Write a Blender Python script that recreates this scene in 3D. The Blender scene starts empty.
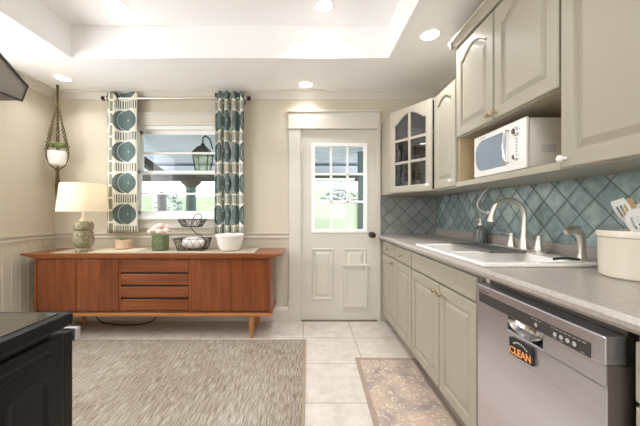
import bpy, bmesh, math, random
from mathutils import Vector, Matrix
R = random.Random(7)
S = bpy.context.scene
COL = S.collection
PI = math.pi

# ------------------------------------------------------------------ helpers
def lin(c):
    out = []
    for v in c[:3]:
        v /= 255.0
        out.append(v / 12.92 if v <= .04045 else ((v + .055) / 1.055) ** 2.4)
    return (*out, 1.0)

def at(px, py, Y):
    return Vector(((px - 308) * Y / 300.0, Y, 1.15 - (py - 212) * Y / 300.0))

def wloc(o):
    v = Vector((0, 0, 0))
    while o:
        v += o.location
        o = o.parent
    return v

class MB:
    def __init__(self):
        self.bm = bmesh.new()
    def box(self, x0, x1, y0, y1, z0, z1, bev=0.0, M=None):
        b = bmesh.new()
        bmesh.ops.create_cube(b, size=1)
        sc = Matrix.Diagonal((x1 - x0, y1 - y0, z1 - z0, 1))
        tr = Matrix.Translation(((x0 + x1) / 2, (y0 + y1) / 2, (z0 + z1) / 2))
        bmesh.ops.transform(b, matrix=tr @ sc, verts=b.verts)
        if bev > 0:
            bmesh.ops.bevel(b, geom=b.edges[:], offset=bev, segments=2, affect='EDGES', profile=.5)
        return self.join(b, M)
    def join(self, b, M=None):
        if M is not None:
            bmesh.ops.transform(b, matrix=M, verts=b.verts)
        me = bpy.data.meshes.new('tmp')
        b.to_mesh(me); b.free()
        self.bm.from_mesh(me)
        bpy.data.meshes.remove(me)
        return self
    def lathe(self, prof, c, n=28, M=None, cap=True):
        """prof: list of (r, z); around z axis through c"""
        b = bmesh.new()
        rings = []
        for r, z in prof:
            rings.append([b.verts.new((c[0] + r * math.cos(2 * PI * i / n), c[1] + r * math.sin(2 * PI * i / n), c[2] + z)) for i in range(n)])
        for a, d in zip(rings, rings[1:]):
            for i in range(n):
                j = (i + 1) % n
                b.faces.new((a[i], a[j], d[j], d[i]))
        if cap:
            b.faces.new(list(reversed(rings[0]))); b.faces.new(rings[-1])
        return self.join(b, M)
    def tube(self, pts, r, n=8, closed=False):
        b = bmesh.new()
        pts = [Vector(p) for p in pts]
        N = len(pts)
        rad = r if isinstance(r, (list, tuple)) else [r] * N
        rings = []
        up = None
        for i, p in enumerate(pts):
            if closed:
                t = pts[(i + 1) % N] - pts[i - 1]
            else:
                t = pts[min(i + 1, N - 1)] - pts[max(i - 1, 0)]
            t.normalize()
            if up is None:
                up = t.orthogonal().normalized()
            else:
                up = (up - t * up.dot(t))
                up = up.normalized() if up.length > 1e-6 else t.orthogonal().normalized()
            w = t.cross(up)
            rings.append([b.verts.new(p + rad[i] * (up * math.cos(2 * PI * k / n) + w * math.sin(2 * PI * k / n))) for k in range(n)])
        prs = list(zip(rings, rings[1:])) + ([(rings[-1], rings[0])] if closed else [])
        for a, d in prs:
            for i in range(n):
                j = (i + 1) % n
                b.faces.new((a[i], a[j], d[j], d[i]))
        if not closed:
            b.faces.new(list(reversed(rings[0]))); b.faces.new(rings[-1])
        return self.join(b)
    def prism(self, poly, axis, a, c):
        """poly 2-D points; axis 'x': points are (y,z); 'y': (x,z); 'z': (x,y)"""
        b = bmesh.new()
        def pt(u, v, w):
            return {'x': (w, u, v), 'y': (u, w, v), 'z': (u, v, w)}[axis]
        A = [b.verts.new(pt(u, v, a)) for u, v in poly]
        B = [b.verts.new(pt(u, v, c)) for u, v in poly]
        n = len(poly)
        b.faces.new(A); b.faces.new(list(reversed(B)))
        for i in range(n):
            j = (i + 1) % n
            b.faces.new((A[i], B[i], B[j], A[j]))
        bmesh.ops.recalc_face_normals(b, faces=b.faces)
        return self.join(b)
    def ball(self, c, r, s=(1, 1, 1), sub=2, jit=0, M=None):
        b = bmesh.new()
        bmesh.ops.create_icosphere(b, subdivisions=sub, radius=r)
        for v in b.verts:
            if jit:
                v.co *= 1 + R.uniform(-jit, jit)
            v.co = Vector((v.co.x * s[0], v.co.y * s[1], v.co.z * s[2]))
        if M is not None:
            bmesh.ops.transform(b, matrix=M, verts=b.verts)
        bmesh.ops.translate(b, verts=b.verts, vec=Vector(c))
        return self.join(b)
    def loops(self, rings, capfirst=False, caplast=True):
        b = bmesh.new()
        V = [[b.verts.new(p) for p in ring] for ring in rings]
        for a, d in zip(V, V[1:]):
            n = len(a)
            for i in range(n):
                j = (i + 1) % n
                try: b.faces.new((a[i], a[j], d[j], d[i]))
                except ValueError: pass
        if capfirst: b.faces.new(list(reversed(V[0])))
        if caplast: b.faces.new(V[-1])
        bmesh.ops.recalc_face_normals(b, faces=b.faces)
        return self.join(b)
    def build(self, name, mat, parent=None, smooth=False, origin=None):
        bmesh.ops.remove_doubles(self.bm, verts=self.bm.verts, dist=1e-6)
        bm = self.bm
        if parent is not None:
            off = wloc(parent)
        elif origin is not None:
            off = Vector(origin)
        else:
            xs = [v.co for v in bm.verts]
            off = Vector(((min(v.x for v in xs) + max(v.x for v in xs)) / 2, (min(v.y for v in xs) + max(v.y for v in xs)) / 2, min(v.z for v in xs)))
        for v in bm.verts: v.co -= off
        me = bpy.data.meshes.new(name)
        bm.to_mesh(me); bm.free()
        if smooth:
            me.polygons.foreach_set('use_smooth', [True] * len(me.polygons))
            try: me.set_sharp_from_angle(angle=math.radians(38))
            except Exception: pass
        me.materials.append(mat)
        o = bpy.data.objects.new(name, me)
        COL.objects.link(o)
        if parent is not None: o.parent = parent
        else: o.location = off
        return o

def tag(o, label=None, cat=None, group=None, kind=None):
    if label: o['label'] = label
    if cat: o['category'] = cat
    if group: o['group'] = group
    if kind: o['kind'] = kind
    return o

def thing(name, loc, label, cat, group=None):
    o = bpy.data.objects.new(name, None)
    o.empty_display_size = .1
    COL.objects.link(o)
    o.location = loc
    return tag(o, label, cat, group)

def struct(o): return tag(o, kind='structure')

def copy_tree(o, parent=None):
    c = o.copy(); COL.objects.link(c)
    if parent is not None: c.parent = parent
    for ch in list(o.children): copy_tree(ch, c)
    return c

# ------------------------------------------------------------------ materials
class NT:
    def __init__(self, name):
        self.m = bpy.data.materials.new(name); self.m.use_nodes = True
        self.t = self.m.node_tree; self.n = self.t.nodes; self.l = self.t.links
        self.b = self.n['Principled BSDF']
    def node(self, typ, **kw):
        x = self.n.new(typ)
        for k, v in kw.items(): setattr(x, k, v)
        return x
    def link(self, a, b): self.l.new(a, b)
    def math(self, op, a, b=None, c=None):
        x = self.node('ShaderNodeMath', operation=op)
        for i, v in enumerate((a, b, c)):
            if v is None: continue
            if isinstance(v, (int, float)): x.inputs[i].default_value = v
            else: self.link(v, x.inputs[i])
        return x.outputs[0]
    def mix(self, f, a, b):
        x = self.node('ShaderNodeMix', data_type='RGBA')
        for sock, v in ((x.inputs[0], f), (x.inputs[6], a), (x.inputs[7], b)):
            if isinstance(v, (int, float)): sock.default_value = v
            elif isinstance(v, tuple): sock.default_value = v
            else: self.link(v, sock)
        return x.outputs[2]
    def coord(self, kind='Object', scale=(1, 1, 1), rot=(0, 0, 0), loc=(0, 0, 0)):
        c = self.node('ShaderNodeTexCoord'); mp = self.node('ShaderNodeMapping')
        mp.inputs['Scale'].default_value = scale; mp.inputs['Rotation'].default_value = rot; mp.inputs['Location'].default_value = loc
        self.link(c.outputs[kind], mp.inputs[0])
        return mp.outputs[0]
    def noise(self, vec, scale, detail=4, rough=.5):
        x = self.node('ShaderNodeTexNoise'); x.inputs['Scale'].default_value = scale
        x.inputs['Detail'].default_value = detail; x.inputs['Roughness'].default_value = rough
        self.link(vec, x.inputs['Vector']); return x.outputs[0]
    def ramp(self, f, stops):
        x = self.node('ShaderNodeValToRGB'); e = x.color_ramp.elements
        while len(e) > len(stops): e.remove(e[-1])
        while len(e) < len(stops): e.new(.5)
        for i, (p, c) in enumerate(stops): e[i].position = p; e[i].color = c
        self.link(f, x.inputs[0]); return x.outputs[0]
    def bump(self, h, strength=.2, dist=.01):
        x = self.node('ShaderNodeBump'); x.inputs['Strength'].default_value = strength; x.inputs['Distance'].default_value = dist
        self.link(h, x.inputs['Height']); self.link(x.outputs[0], self.b.inputs['Normal'])
    def col(self, c):
        if isinstance(c, tuple): self.b.inputs['Base Color'].default_value = c
        else: self.link(c, self.b.inputs['Base Color'])
        return self
    def set(self, rough=.5, metal=0, **kw):
        self.b.inputs['Roughness'].default_value = rough; self.b.inputs['Metallic'].default_value = metal
        for k, v in kw.items(): self.b.inputs[k.replace('_', ' ')].default_value = v
        return self

def paint(name, c, rough=.5, var=.04, scale=6, bump=0, metal=0):
    t = NT(name)
    v = t.coord()
    n = t.noise(v, scale, 3)
    l = lin(c)
    a = tuple(x * (1 - var) for x in l[:3]) + (1,); b = tuple(min(1, x * (1 + var)) for x in l[:3]) + (1,)
    t.col(t.mix(n, a, b)).set(rough, metal)
    if bump: t.bump(t.noise(v, 180, 2), bump, .002)
    return t.m

M = {}
M['wall'] = paint('wall paint', (202, 193, 174), .6, .02, 2, .05)
M['trim'] = paint('trim paint', (212, 206, 195), .42, .015, 3)
M['door'] = paint('door paint', (208, 202, 190), .42, .015, 3)
M['ceiling'] = paint('ceiling paint', (250, 249, 249), .8, .01, 2, .04)
M['cabinet'] = paint('cabinet paint', (168, 161, 145), .34, .02, 4)
M['white'] = paint('white enamel', (244, 242, 238), .22, .01, 3)
M['winwhite'] = paint('window white paint', (246, 246, 244), .4, .01, 3)
M['niche'] = paint('tan niche melamine', (190, 170, 134), .5, .04, 5)
M['black'] = paint('black enamel', (15, 13, 12), .42, .1, 8)
M['black'].node_tree.nodes['Principled BSDF'].inputs['Specular IOR Level'].default_value = .25
M['rubber'] = paint('black rubber', (20, 20, 20), .5, .1, 8)
M['darkmetal'] = paint('dark bronze', (58, 50, 44), .35, .1, 10, metal=.8)
M['nickel'] = paint('brushed nickel', (228, 221, 210), .36, .04, 40, metal=1)
M['chrome'] = paint('chrome', (225, 225, 225), .12, .02, 10, metal=1)
M['brass'] = paint('brass', (176, 158, 126), .3, .05, 10, metal=1)
M['ceramic'] = paint('white ceramic', (240, 237, 230), .18, .02, 8)
M['sink'] = paint('sink enamel', (243, 240, 234), .15, .01, 5)
M['crock'] = paint('cream stoneware', (214, 206, 189), .2, .06, 9)
M['linen'] = paint('pale linen', (182, 170, 150), .85, .08, 60, .1)
M['mat'] = paint('cream placemat', (216, 204, 174), .85, .06, 80, .1)
M['pinkpot'] = paint('blush clay', (216, 184, 160), .6, .06, 14)
M['leaf'] = paint('leaf green', (112, 136, 84), .5, .25, 20)
M['succulent'] = paint('succulent green', (132, 142, 92), .5, .25, 30)
M['rose'] = paint('blush rose petals', (244, 224, 210), .6, .08, 40)
M['rope'] = paint('olive jute rope', (92, 80, 50), .9, .3, 120, .4)
M['potwhite'] = paint('matte white pot', (238, 236, 230), .45, .02, 8)
M['wire'] = paint('dark wire', (46, 42, 40), .4, .1, 20, metal=.6)
M['cloth'] = paint('white napkin cloth', (240, 232, 226), .9, .05, 40, .1)
M['woodutensil'] = paint('pale wood', (196, 160, 106), .6, .15, 30)
M['plastic'] = paint('white plastic', (235, 234, 230), .35, .02, 8)
M['greytray'] = paint('dark grey metal', (122, 118, 116), .38, .08, 30, metal=.7)
M['strip'] = paint('charcoal control strip', (62, 58, 57), .35, .05, 20)
M['greymark'] = paint('pale grey print', (178, 176, 174), .5, .02, 20)
M['orange'] = paint('orange print', (236, 158, 92), .5, .05, 20)
M['signblack'] = paint('black sign board', (26, 24, 23), .5, .1, 20)
M['kick'] = paint('toe kick', (110, 104, 92), .6, .05, 10)
M['darkgap'] = paint('dishwasher tub grey', (96, 88, 80), .5, .1, 10)
M['woodframe'] = None
M['porchgrey'] = paint('porch ceiling paint', (176, 184, 196), .7, .03, 3)
M['porchdark'] = paint('dark porch timber', (62, 56, 52), .7, .1, 5)
M['porchgreen'] = paint('dark green post paint', (74, 90, 88), .6, .1, 5)
M['porchwhite'] = paint('white rail paint', (236, 238, 236), .6, .02, 5)
M['palegreen'] = paint('pale green panel', (208, 222, 196), .7, .03, 4)
M['decking'] = paint('porch floor', (176, 172, 168), .7, .08, 4)
M['lampbrass'] = paint('lamp neck', (226, 218, 200), .3, .03, 10)

def wood(name, c1, c2, c3, along, rough=.24):
    t = NT(name)
    sc = {'x': (.9, 14, 14), 'z': (14, 14, .9), 'y': (14, .9, 14)}[along]
    v = t.coord('Object', sc)
    n1 = t.noise(v, 2.2, 6, .6)
    v2 = t.coord('Object', tuple(x * .35 for x in sc))
    n2 = t.noise(v2, 1.5, 3, .5)
    f = t.math('ADD', t.math('MULTIPLY', n1, .6), t.math('MULTIPLY', n2, .5))
    t.col(t.ramp(f, [(.28, lin(c1)), (.54, lin(c2)), (.82, lin(c3))])).set(rough)
    t.bump(n1, .05, .002)
    return t.m
M['teakv'] = wood('teak vertical grain', (88, 44, 22), (126, 68, 35), (152, 90, 50), 'z')
M['teakh'] = wood('teak horizontal grain', (92, 46, 23), (130, 71, 36), (156, 92, 52), 'x')
M['teaklight'] = wood('light teak edge', (140, 88, 48), (168, 110, 64), (188, 132, 82), 'x')

# floor tiles: large squares, marbled
t = NT('floor tile')
v = t.coord('Object', (1, 1, 1))
sep = t.node('ShaderNodeSeparateXYZ'); t.link(v, sep.inputs[0])
TS = .468
def line(co, off):
    a = t.math('DIVIDE', t.math('SUBTRACT', co, off), TS)
    fr = t.math('FRACT', a)
    d = t.math('MINIMUM', fr, t.math('SUBTRACT', 1.0, fr))
    return t.math('LESS_THAN', d, .0075), t.math('FLOOR', a)
lx, ix = line(sep.outputs[0], -.046)
# alternate columns are laid half a tile along
half = t.math('MULTIPLY', t.math('MODULO', t.math('ABSOLUTE', ix), 2.0), TS * 0.0)
ly, iy = line(t.math('ADD', sep.outputs[1], half), 2.275)
g = t.math('MAXIMUM', lx, ly)
cmb = t.node('ShaderNodeCombineXYZ'); t.link(ix, cmb.inputs[0]); t.link(iy, cmb.inputs[1])
wn = t.node('ShaderNodeTexWhiteNoise', noise_dimensions='2D'); t.link(cmb.outputs[0], wn.inputs['Vector'])
n = t.noise(v, 9, 8, .65)
base = t.ramp(n, [(.3, lin((188, 176, 166))), (.5, lin((206, 197, 188))), (.7, lin((218, 212, 206)))])
base = t.mix(t.math('MULTIPLY', wn.outputs[0], .25), base, lin((204, 190, 172)))
t.col(t.mix(g, base, lin((158, 144, 126)))).set(.38)
t.bump(t.math('SUBTRACT', 1.0, g), .3, .003)
M['floor'] = t.m

# big woven rug: streaks that run away from the camera side
t = NT('woven rug')
v = t.coord('Object', (135, 10, 1))
n1 = t.noise(v, 1.0, 3, .5)
n2 = t.noise(t.coord('Object', (2.2, 1.2, 1)), 1.0, 3)
n3 = t.noise(t.coord('Object', (240, 45, 1)), 1.0, 2)
f = t.math('ADD', t.math('MULTIPLY', n1, .75), t.math('MULTIPLY', n3, .35))
f = t.math('ADD', f, t.math('MULTIPLY', t.math('SUBTRACT', n2, .5), .25))
t.col(t.ramp(f, [(.38, lin((104, 90, 72))), (.50, lin((138, 126, 109))), (.60, lin((160, 150, 137))), (.76, lin((188, 182, 174)))])).set(.95)
t.bump(f, .5, .006)
M['rug'] = t.m
M['rugedge'] = paint('rug binding', (158, 142, 120), .9, .15, 90, .2)

# small faded floral mat
t = NT('floral mat')
v = t.coord('Object', (1, 1, 1))
n = t.noise(v, 5, 5)
base = t.ramp(n, [(.38, lin((152, 138, 132))), (.5, lin((180, 163, 148))), (.62, lin((192, 168, 152)))])
def vor(scale, thr0, thr1, c, base, rnd=1.0, off=(0, 0, 0)):
    x = t.node('ShaderNodeTexVoronoi'); x.inputs['Scale'].default_value = scale; x.inputs['Randomness'].default_value = rnd
    vv = t.coord('Object', (1, 1, 1), (0, 0, .4), off)
    wob = t.noise(v, 55, 2)
    t.link(vv, x.inputs['Vector'])
    d = t.math('ADD', x.outputs['Distance'], t.math('MULTIPLY', wob, .35))
    m = t.math('MULTIPLY', t.math('GREATER_THAN', d, thr0), t.math('LESS_THAN', d, thr1))
    return t.mix(t.math('MULTIPLY', m, .75), base, c)
base = vor(15, .34, .48, lin((206, 190, 166)), base, .8)
base = vor(15, 0, .30, lin((146, 128, 128)), base, .8)
base = vor(26, .0, .42, lin((212, 198, 176)), base, .9, (.3, .2, 0))
base = vor(33, .0, .36, lin((178, 144, 130)), base, 1, (.7, .1, 0))
base = vor(40, .0, .36, lin((218, 206, 190)), base, 1, (.1, .9, 0))
t.col(base).set(.9)
t.bump(t.noise(v, 150, 2), .3, .003)
M['mat_floral'] = t.m
M['matedge'] = paint('mat border', (160, 142, 128), .9, .15, 40, .2)

# laminate counter
t = NT('laminate counter')
v = t.coord()
n = t.noise(v, 90, 3, .7); n2 = t.noise(v, 7, 4)
c = t.ramp(n, [(.3, lin((150, 141, 133))), (.5, lin((168, 159, 151))), (.72, lin((182, 174, 167)))])
c = t.mix(t.math('MULTIPLY', n2, .35), c, lin((158, 148, 140)))
t.col(c).set(.3)
M['counter'] = t.m

# handmade teal tile set on the diagonal; u, v are two in-plane axes
def tile_mat(name, uaxis, u0, z0, grey=0.0):
    t = NT(name)
    v = t.coord('Object')
    sep = t.node('ShaderNodeSeparateXYZ'); t.link(v, sep.inputs[0])
    u = t.math('SUBTRACT', sep.outputs[uaxis], u0); w = t.math('SUBTRACT', sep.outputs[2], z0)
    D = .153
    outs = []
    ids = []
    for sgn in (1, -1):
        a = t.math('DIVIDE', t.math('ADD', u, t.math('MULTIPLY', w, sgn)), D)
        fr = t.math('FRACT', a)
        outs.append(t.math('MINIMUM', fr, t.math('SUBTRACT', 1.0, fr))); ids.append(t.math('FLOOR', a))
    d = t.math('MINIMUM', outs[0], outs[1])
    gr = t.math('LESS_THAN', d, .022)
    cmb = t.node('ShaderNodeCombineXYZ'); t.link(ids[0], cmb.inputs[0]); t.link(ids[1], cmb.inputs[1])
    wn = t.node('ShaderNodeTexWhiteNoise', noise_dimensions='2D'); t.link(cmb.outputs[0], wn.inputs['Vector'])
    n = t.noise(v, 22, 5)
    f = t.math('ADD', t.math('MULTIPLY', n, .7), t.math('MULTIPLY', wn.outputs[0], .35))
    c = t.ramp(f, [(.3, lin((112, 130, 132))), (.55, lin((142, 160, 160))), (.8, lin((174, 188, 187)))])
    c = t.mix(grey, c, lin((128, 124, 114)))  # grey share puts reflected cream into the tile colour
    t.col(t.mix(gr, c, lin((84, 92, 90)))).set(.22)
    pill = t.math('MINIMUM', t.math('MULTIPLY', d, 9.0), 1.0)
    h = t.math('ADD', pill, t.math('MULTIPLY', t.noise(v, 14, 2), .6))
    t.bump(h, .55, .006)
    return t.m
M['tile_side'] = tile_mat('teal tile side', 1, 1.578, 1.213)
M['tile_back'] = tile_mat('teal tile back greyed by reflection', 0, 1.02, 1.16, .65)  # same tile as the side wall, greyed for what it reflects

# curtain print (uses the cloth's own unfolded UV in metres)
t = NT('printed curtain')
uv = t.node('ShaderNodeTexCoord'); sep = t.node('ShaderNodeSeparateXYZ'); t.link(uv.outputs['UV'], sep.inputs[0])
PU, PV = .315, .322
u = t.math('MULTIPLY', t.math('FRACT', t.math('DIVIDE', sep.outputs[0], PU)), PU)
w = t.math('MULTIPLY', t.math('FRACT', t.math('DIVIDE', sep.outputs[1], PV)), PV)
def dist_to(cu, cv):
    a_ = t.math('SUBTRACT', u, cu); b_ = t.math('SUBTRACT', w, cv)
    return t.math('SQRT', t.math('ADD', t.math('MULTIPLY', a_, a_), t.math('MULTIPLY', b_, b_)))
d1 = dist_to(.135, .205); d2 = dist_to(.195, .205)
rings = t.math('MULTIPLY', t.math('ADD', t.math('SINE', t.math('MULTIPLY', d2, 260.0)), 1.0), .5)
ccol = t.mix(t.math('MULTIPLY', rings, .35), lin((82, 104, 106)), lin((120, 138, 136)))
ccol = t.mix(t.math('LESS_THAN', d2, .014), ccol, lin((170, 180, 176)))
inb = t.math('MULTIPLY', t.math('LESS_THAN', t.math('ABSOLUTE', t.math('SUBTRACT', w, .044)), .042), t.math('GREATER_THAN', u, .052))
bars = t.math('GREATER_THAN', t.math('SINE', t.math('MULTIPLY', u, 2 * PI / .0225)), -.15)
inb = t.math('MULTIPLY', inb, bars)
w2 = t.math('MULTIPLY', t.math('FRACT', t.math('DIVIDE', sep.outputs[1], .125)), .125)
side = t.math('MULTIPLY', t.math('LESS_THAN', t.math('ABSOLUTE', t.math('SUBTRACT', u, .022)), .017), t.math('LESS_THAN', t.math('ABSOLUTE', t.math('SUBTRACT', w2, .06)), .053))
c = t.mix(t.math('LESS_THAN', d1, .104), lin((232, 229, 216)), lin((84, 98, 96)))
c = t.mix(t.math('LESS_THAN', d2, .111), c, lin((232, 229, 216)))
c = t.mix(t.math('LESS_THAN', d2, .107), c, ccol)
c = t.mix(inb, c, lin((100, 104, 94)))
c = t.mix(side, c, lin((138, 142, 118)))
wv = t.noise(uv.outputs['UV'], 400, 2)
c = t.mix(t.math('MULTIPLY', wv, .12), c, lin((150, 150, 140)))
t.col(c).set(.9)
M['curtain'] = t.m

# stainless front
t = NT('stainless steel')
v = t.coord('Object', (1, 3, 260))
n = t.noise(v, 1.0, 3)
t.col(t.mix(n, lin((206, 205, 212)), lin((226, 225, 232)))).set(.3, .95)
t.b.inputs['Anisotropic'].default_value = .5
r = t.node('ShaderNodeMapRange'); r.inputs[3].default_value = .24; r.inputs[4].default_value = .36
t.link(n, r.inputs[0]); t.link(r.outputs[0], t.b.inputs['Roughness'])
M['steel'] = t.m
M['hood'] = paint('hood brushed steel', (150, 141, 135), .42, .08, 30, metal=.35)

# glazed mottled ceramic lamp base
t = NT('mottled olive glaze')
v = t.coord()
n = t.noise(v, 70, 5, .7); 
t.col(t.ramp(n, [(.36, lin((96, 90, 62))), (.5, lin((146, 138, 106))), (.62, lin((190, 182, 152)))])).set(.35)
t.bump(n, .4, .004)
M['glaze'] = t.m

# lamp shade fabric
t = NT('lamp shade linen')
t.col(lin((246, 240, 226))).set(.85)
tr = t.node('ShaderNodeBsdfTranslucent'); tr.inputs[0].default_value = lin((250, 240, 220))
mx = t.node('ShaderNodeMixShader'); mx.inputs[0].default_value = .45
t.link(t.b.outputs[0], mx.inputs[1]); t.link(tr.outputs[0], mx.inputs[2])
t.link(mx.outputs[0], t.n['Material Output'].inputs[0])
M['shade'] = t.m

def glass(name, tint=(250, 252, 252), refl=.1, rough=.02, opac=0, oc=(255, 255, 255)):
    t = NT(name)
    tp = t.node('ShaderNodeBsdfTransparent'); tp.inputs[0].default_value = lin(tint)
    gl = t.node('ShaderNodeBsdfGlossy'); gl.inputs[1].default_value = rough
    fr = t.node('ShaderNodeFresnel'); fr.inputs[0].default_value = 1.45
    f = t.math('ADD', t.math('MULTIPLY', fr.outputs[0], .6), refl)
    mx = t.node('ShaderNodeMixShader')
    t.link(f, mx.inputs[0]); t.link(tp.outputs[0], mx.inputs[1]); t.link(gl.outputs[0], mx.inputs[2])
    out = mx.outputs[0]
    if opac:
        df = t.node('ShaderNodeBsdfDiffuse'); df.inputs[0].default_value = lin(oc)
        m2 = t.node('ShaderNodeMixShader'); m2.inputs[0].default_value = opac
        t.link(out, m2.inputs[1]); t.link(df.outputs[0], m2.inputs[2]); out = m2.outputs[0]
    t.link(out, t.n['Material Output'].inputs[0])
    return t.m
M['glass'] = glass('window glass', refl=.0)
M['cabglass'] = glass('cabinet glass', (200, 205, 215), .10)
M['vaseglass'] = glass('green vase glass', (206, 222, 190), .05, .02, .25, (186, 198, 158))
M['bottleglass'] = glass('smoky bottle glass', (196, 200, 200), .05, .2, .3, (150, 152, 152))
M['lanternglass'] = glass('lantern glass', (244, 250, 236), .03, .02, .15, (220, 232, 200))
t = NT('microwave door glass'); t.col(lin((134, 148, 162))).set(.06, 0); t.b.inputs['Specular IOR Level'].default_value = .9
M['mwglass'] = t.m
t = NT('cooktop glass'); t.col(lin((34, 29, 22))).set(.12); t.b.inputs['Specular IOR Level'].default_value = 1.0; M['cooktop'] = t.m

def emit(name, c, s):
    t = NT(name); t.col(lin(c)); t.b.inputs['Emission Color'].default_value = lin(c); t.b.inputs['Emission Strength'].default_value = s
    return t.m
M['bulb'] = emit('lit ceiling lens', (255, 250, 240), 12.0)

# grass on the hill, foliage outdoors
t = NT('hill grass'); v = t.coord(); n = t.noise(v, .7, 6, .6)
t.col(t.ramp(n, [(.35, lin((62, 88, 48))), (.55, lin((82, 108, 64))), (.7, lin((104, 122, 84)))])).set(.9); M['grass'] = t.m
t = NT('shrub leaves'); v = t.coord(); n = t.noise(v, 9, 5, .7)
t.col(t.ramp(n, [(.36, lin((40, 56, 40))), (.48, lin((96, 108, 112))), (.6, lin((170, 168, 176))), (.7, lin((80, 94, 120)))])).set(.8); M['blossom'] = t.m
M['treegreen'] = paint('hazy tree leaves', (190, 204, 176), .9, .3, 3)

# ------------------------------------------------------------------ room shell
XL, XR, YB, YR = -2.67, 1.37, 3.17, -2.6
ZC, ZT = 2.42, 2.69
DX0, DX1, DZ = -.074, .729, 2.03
WX0, WX1, WZ0, WZ1 = -1.84, -.93, 1.10, 2.06

struct(MB().box(XL - .1, XR + .1, YR - .1, YB + .15, -.1, 0).build('floor', M['floor'], origin=(0, 0, 0)))
m = MB()
T = YB + .12
m.box(XL - .1, WX0, YB, T, 0, ZC); m.box(WX1, DX0, YB, T, 0, ZC); m.box(DX1, XR + .1, YB, T, 0, ZC)
m.box(WX0, WX1, YB, T, 0, WZ0); m.box(WX0, WX1, YB, T, WZ1, ZC); m.box(DX0, DX1, YB, T, DZ, ZC)
struct(m.build('wall_back', M['wall'], origin=(0, YB, 0)))
m = MB()
LY0, LY1, LZ0, LZ1 = .25, 2.4, .98, 2.3  # unseen opening, added to let daylight in from the left
m.box(XL - .1, XL, YR, LY0, 0, ZC); m.box(XL - .1, XL, LY1, YB, 0, ZC); m.box(XL - .1, XL, LY0, LY1, 0, LZ0); m.box(XL - .1, XL, LY0, LY1, LZ1, ZC)
struct(m.build('wall_left', M['wall'], origin=(XL, 0, 0)))
struct(MB().box(XR, XR + .1, YR, YB, 0, ZC).build('wall_right', M['wall'], origin=(XR, 0, 0)))
m = MB()
m.box(XL - .1, -1.3, YR - .1, YR, 0, ZC); m.box(1.1, XR + .1, YR - .1, YR, 0, ZC); m.box(-1.3, 1.1, YR - .1, YR, 2.15, ZC); m.box(-1.3, 1.1, YR - .1, YR, 0, .95)  # opening added behind the camera to let daylight in
struct(m.build('wall_rear', M['wall'], origin=(0, YR, 0)))
struct(MB().box(-1.5, -.52, -.1, .02, 0, ZC).build('wall_near', M['wall'], origin=(-1, 0, 0)))
# ceiling with raised tray
TX0, TX1, TY0, TY1 = -1.95, .665, .40, 2.475
m = MB()
H = ZT + .1
m.box(XL - .1, TX0, YR - .1, T, ZC, H); m.box(TX1, XR + .1, YR - .1, T, ZC, H)
m.box(TX0, TX1, YR - .1, TY0, ZC, H); m.box(TX0, TX1, TY1, T, ZC, H)
m.box(TX0, TX1, TY0, TY1, ZT, H)
struct(m.build('ceiling', M['ceiling'], origin=(0, 0, ZC)))

# crown mouldings, chair rails, baseboards
def crown_prof(a, s):
    # a: wall coordinate, s: direction into the room
    return [(a, 2.335), (a + s * .012, 2.335), (a + s * .018, 2.35), (a + s * .05, 2.40), (a + s * .062, 2.405), (a + s * .062, ZC), (a, ZC)]
struct(MB().prism(crown_prof(YB, -1), 'x', XL, XR).build('trim_1', M['trim']))
struct(MB().prism([(x, z) for x, z in crown_prof(XL, 1)], 'y', .1, YB - .062).build('trim_2', M['trim']))
def rail_prof(a, s):
    return [(a, .872), (a + s * .010, .872), (a + s * .013, .885), (a + s * .010, .90), (a + s * .022, .918), (a + s * .026, .932), (a, .932)]
struct(MB().prism(rail_prof(YB, -1), 'x', XL, -.205).build('trim_3', M['trim']))
struct(MB().prism(rail_prof(XL, 1), 'y', .1, YB - .026).build('trim_4', M['trim']))
def base_prof(a, s):
    return [(a, 0), (a + s * .016, 0), (a + s * .016, .12), (a + s * .010, .14), (a + s * .006, .15), (a, .15)]
struct(MB().prism(base_prof(YB, -1), 'x', XL + .017, -.205).build('baseboard_back', M['trim']))
struct(MB().prism(base_prof(XL, 1), 'y', .1, YB).build('baseboard_left', M['trim']))
m = MB()
m.box(XL, XL + .004, .1, YB - .03, .15, .872)
for i in range(38):
    y = .14 + i * .08
    m.tube([(XL + .003, y, .152), (XL + .003, y, .870)], .0045, 6)
struct(m.build('trim_8', M['wall']))
# door casing: plinth, leg, header with cap
m = MB()
m.box(-.2, DX0 - .003, YB - .022, YB, .23, 2.03, .003)
m.box(-.207, DX0 + .004 - .003, YB - .03, YB, 0, .23, .003)
m.box(DX1 + .003, .762, YB - .022, YB, 0, 2.03, .003)
m.box(-.205, .755, YB - .028, YB, 2.03, 2.195, .003)
m.box(-.222, .758, YB - .045, YB, 2.195, 2.215, .004)
m.box(-.212, .756, YB - .034, YB, 2.022, 2.036, .003)
struct(m.build('trim_5', M['trim']))
# door jamb inside the opening
m = MB()
m.box(DX0, DX0 + .008, YB, T, 0, DZ); m.box(DX1 - .008, DX1, YB, T, 0, DZ); m.box(DX0, DX1, YB, T, DZ - .008, DZ)
struct(m.build('trim_6', M['trim']))

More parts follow.
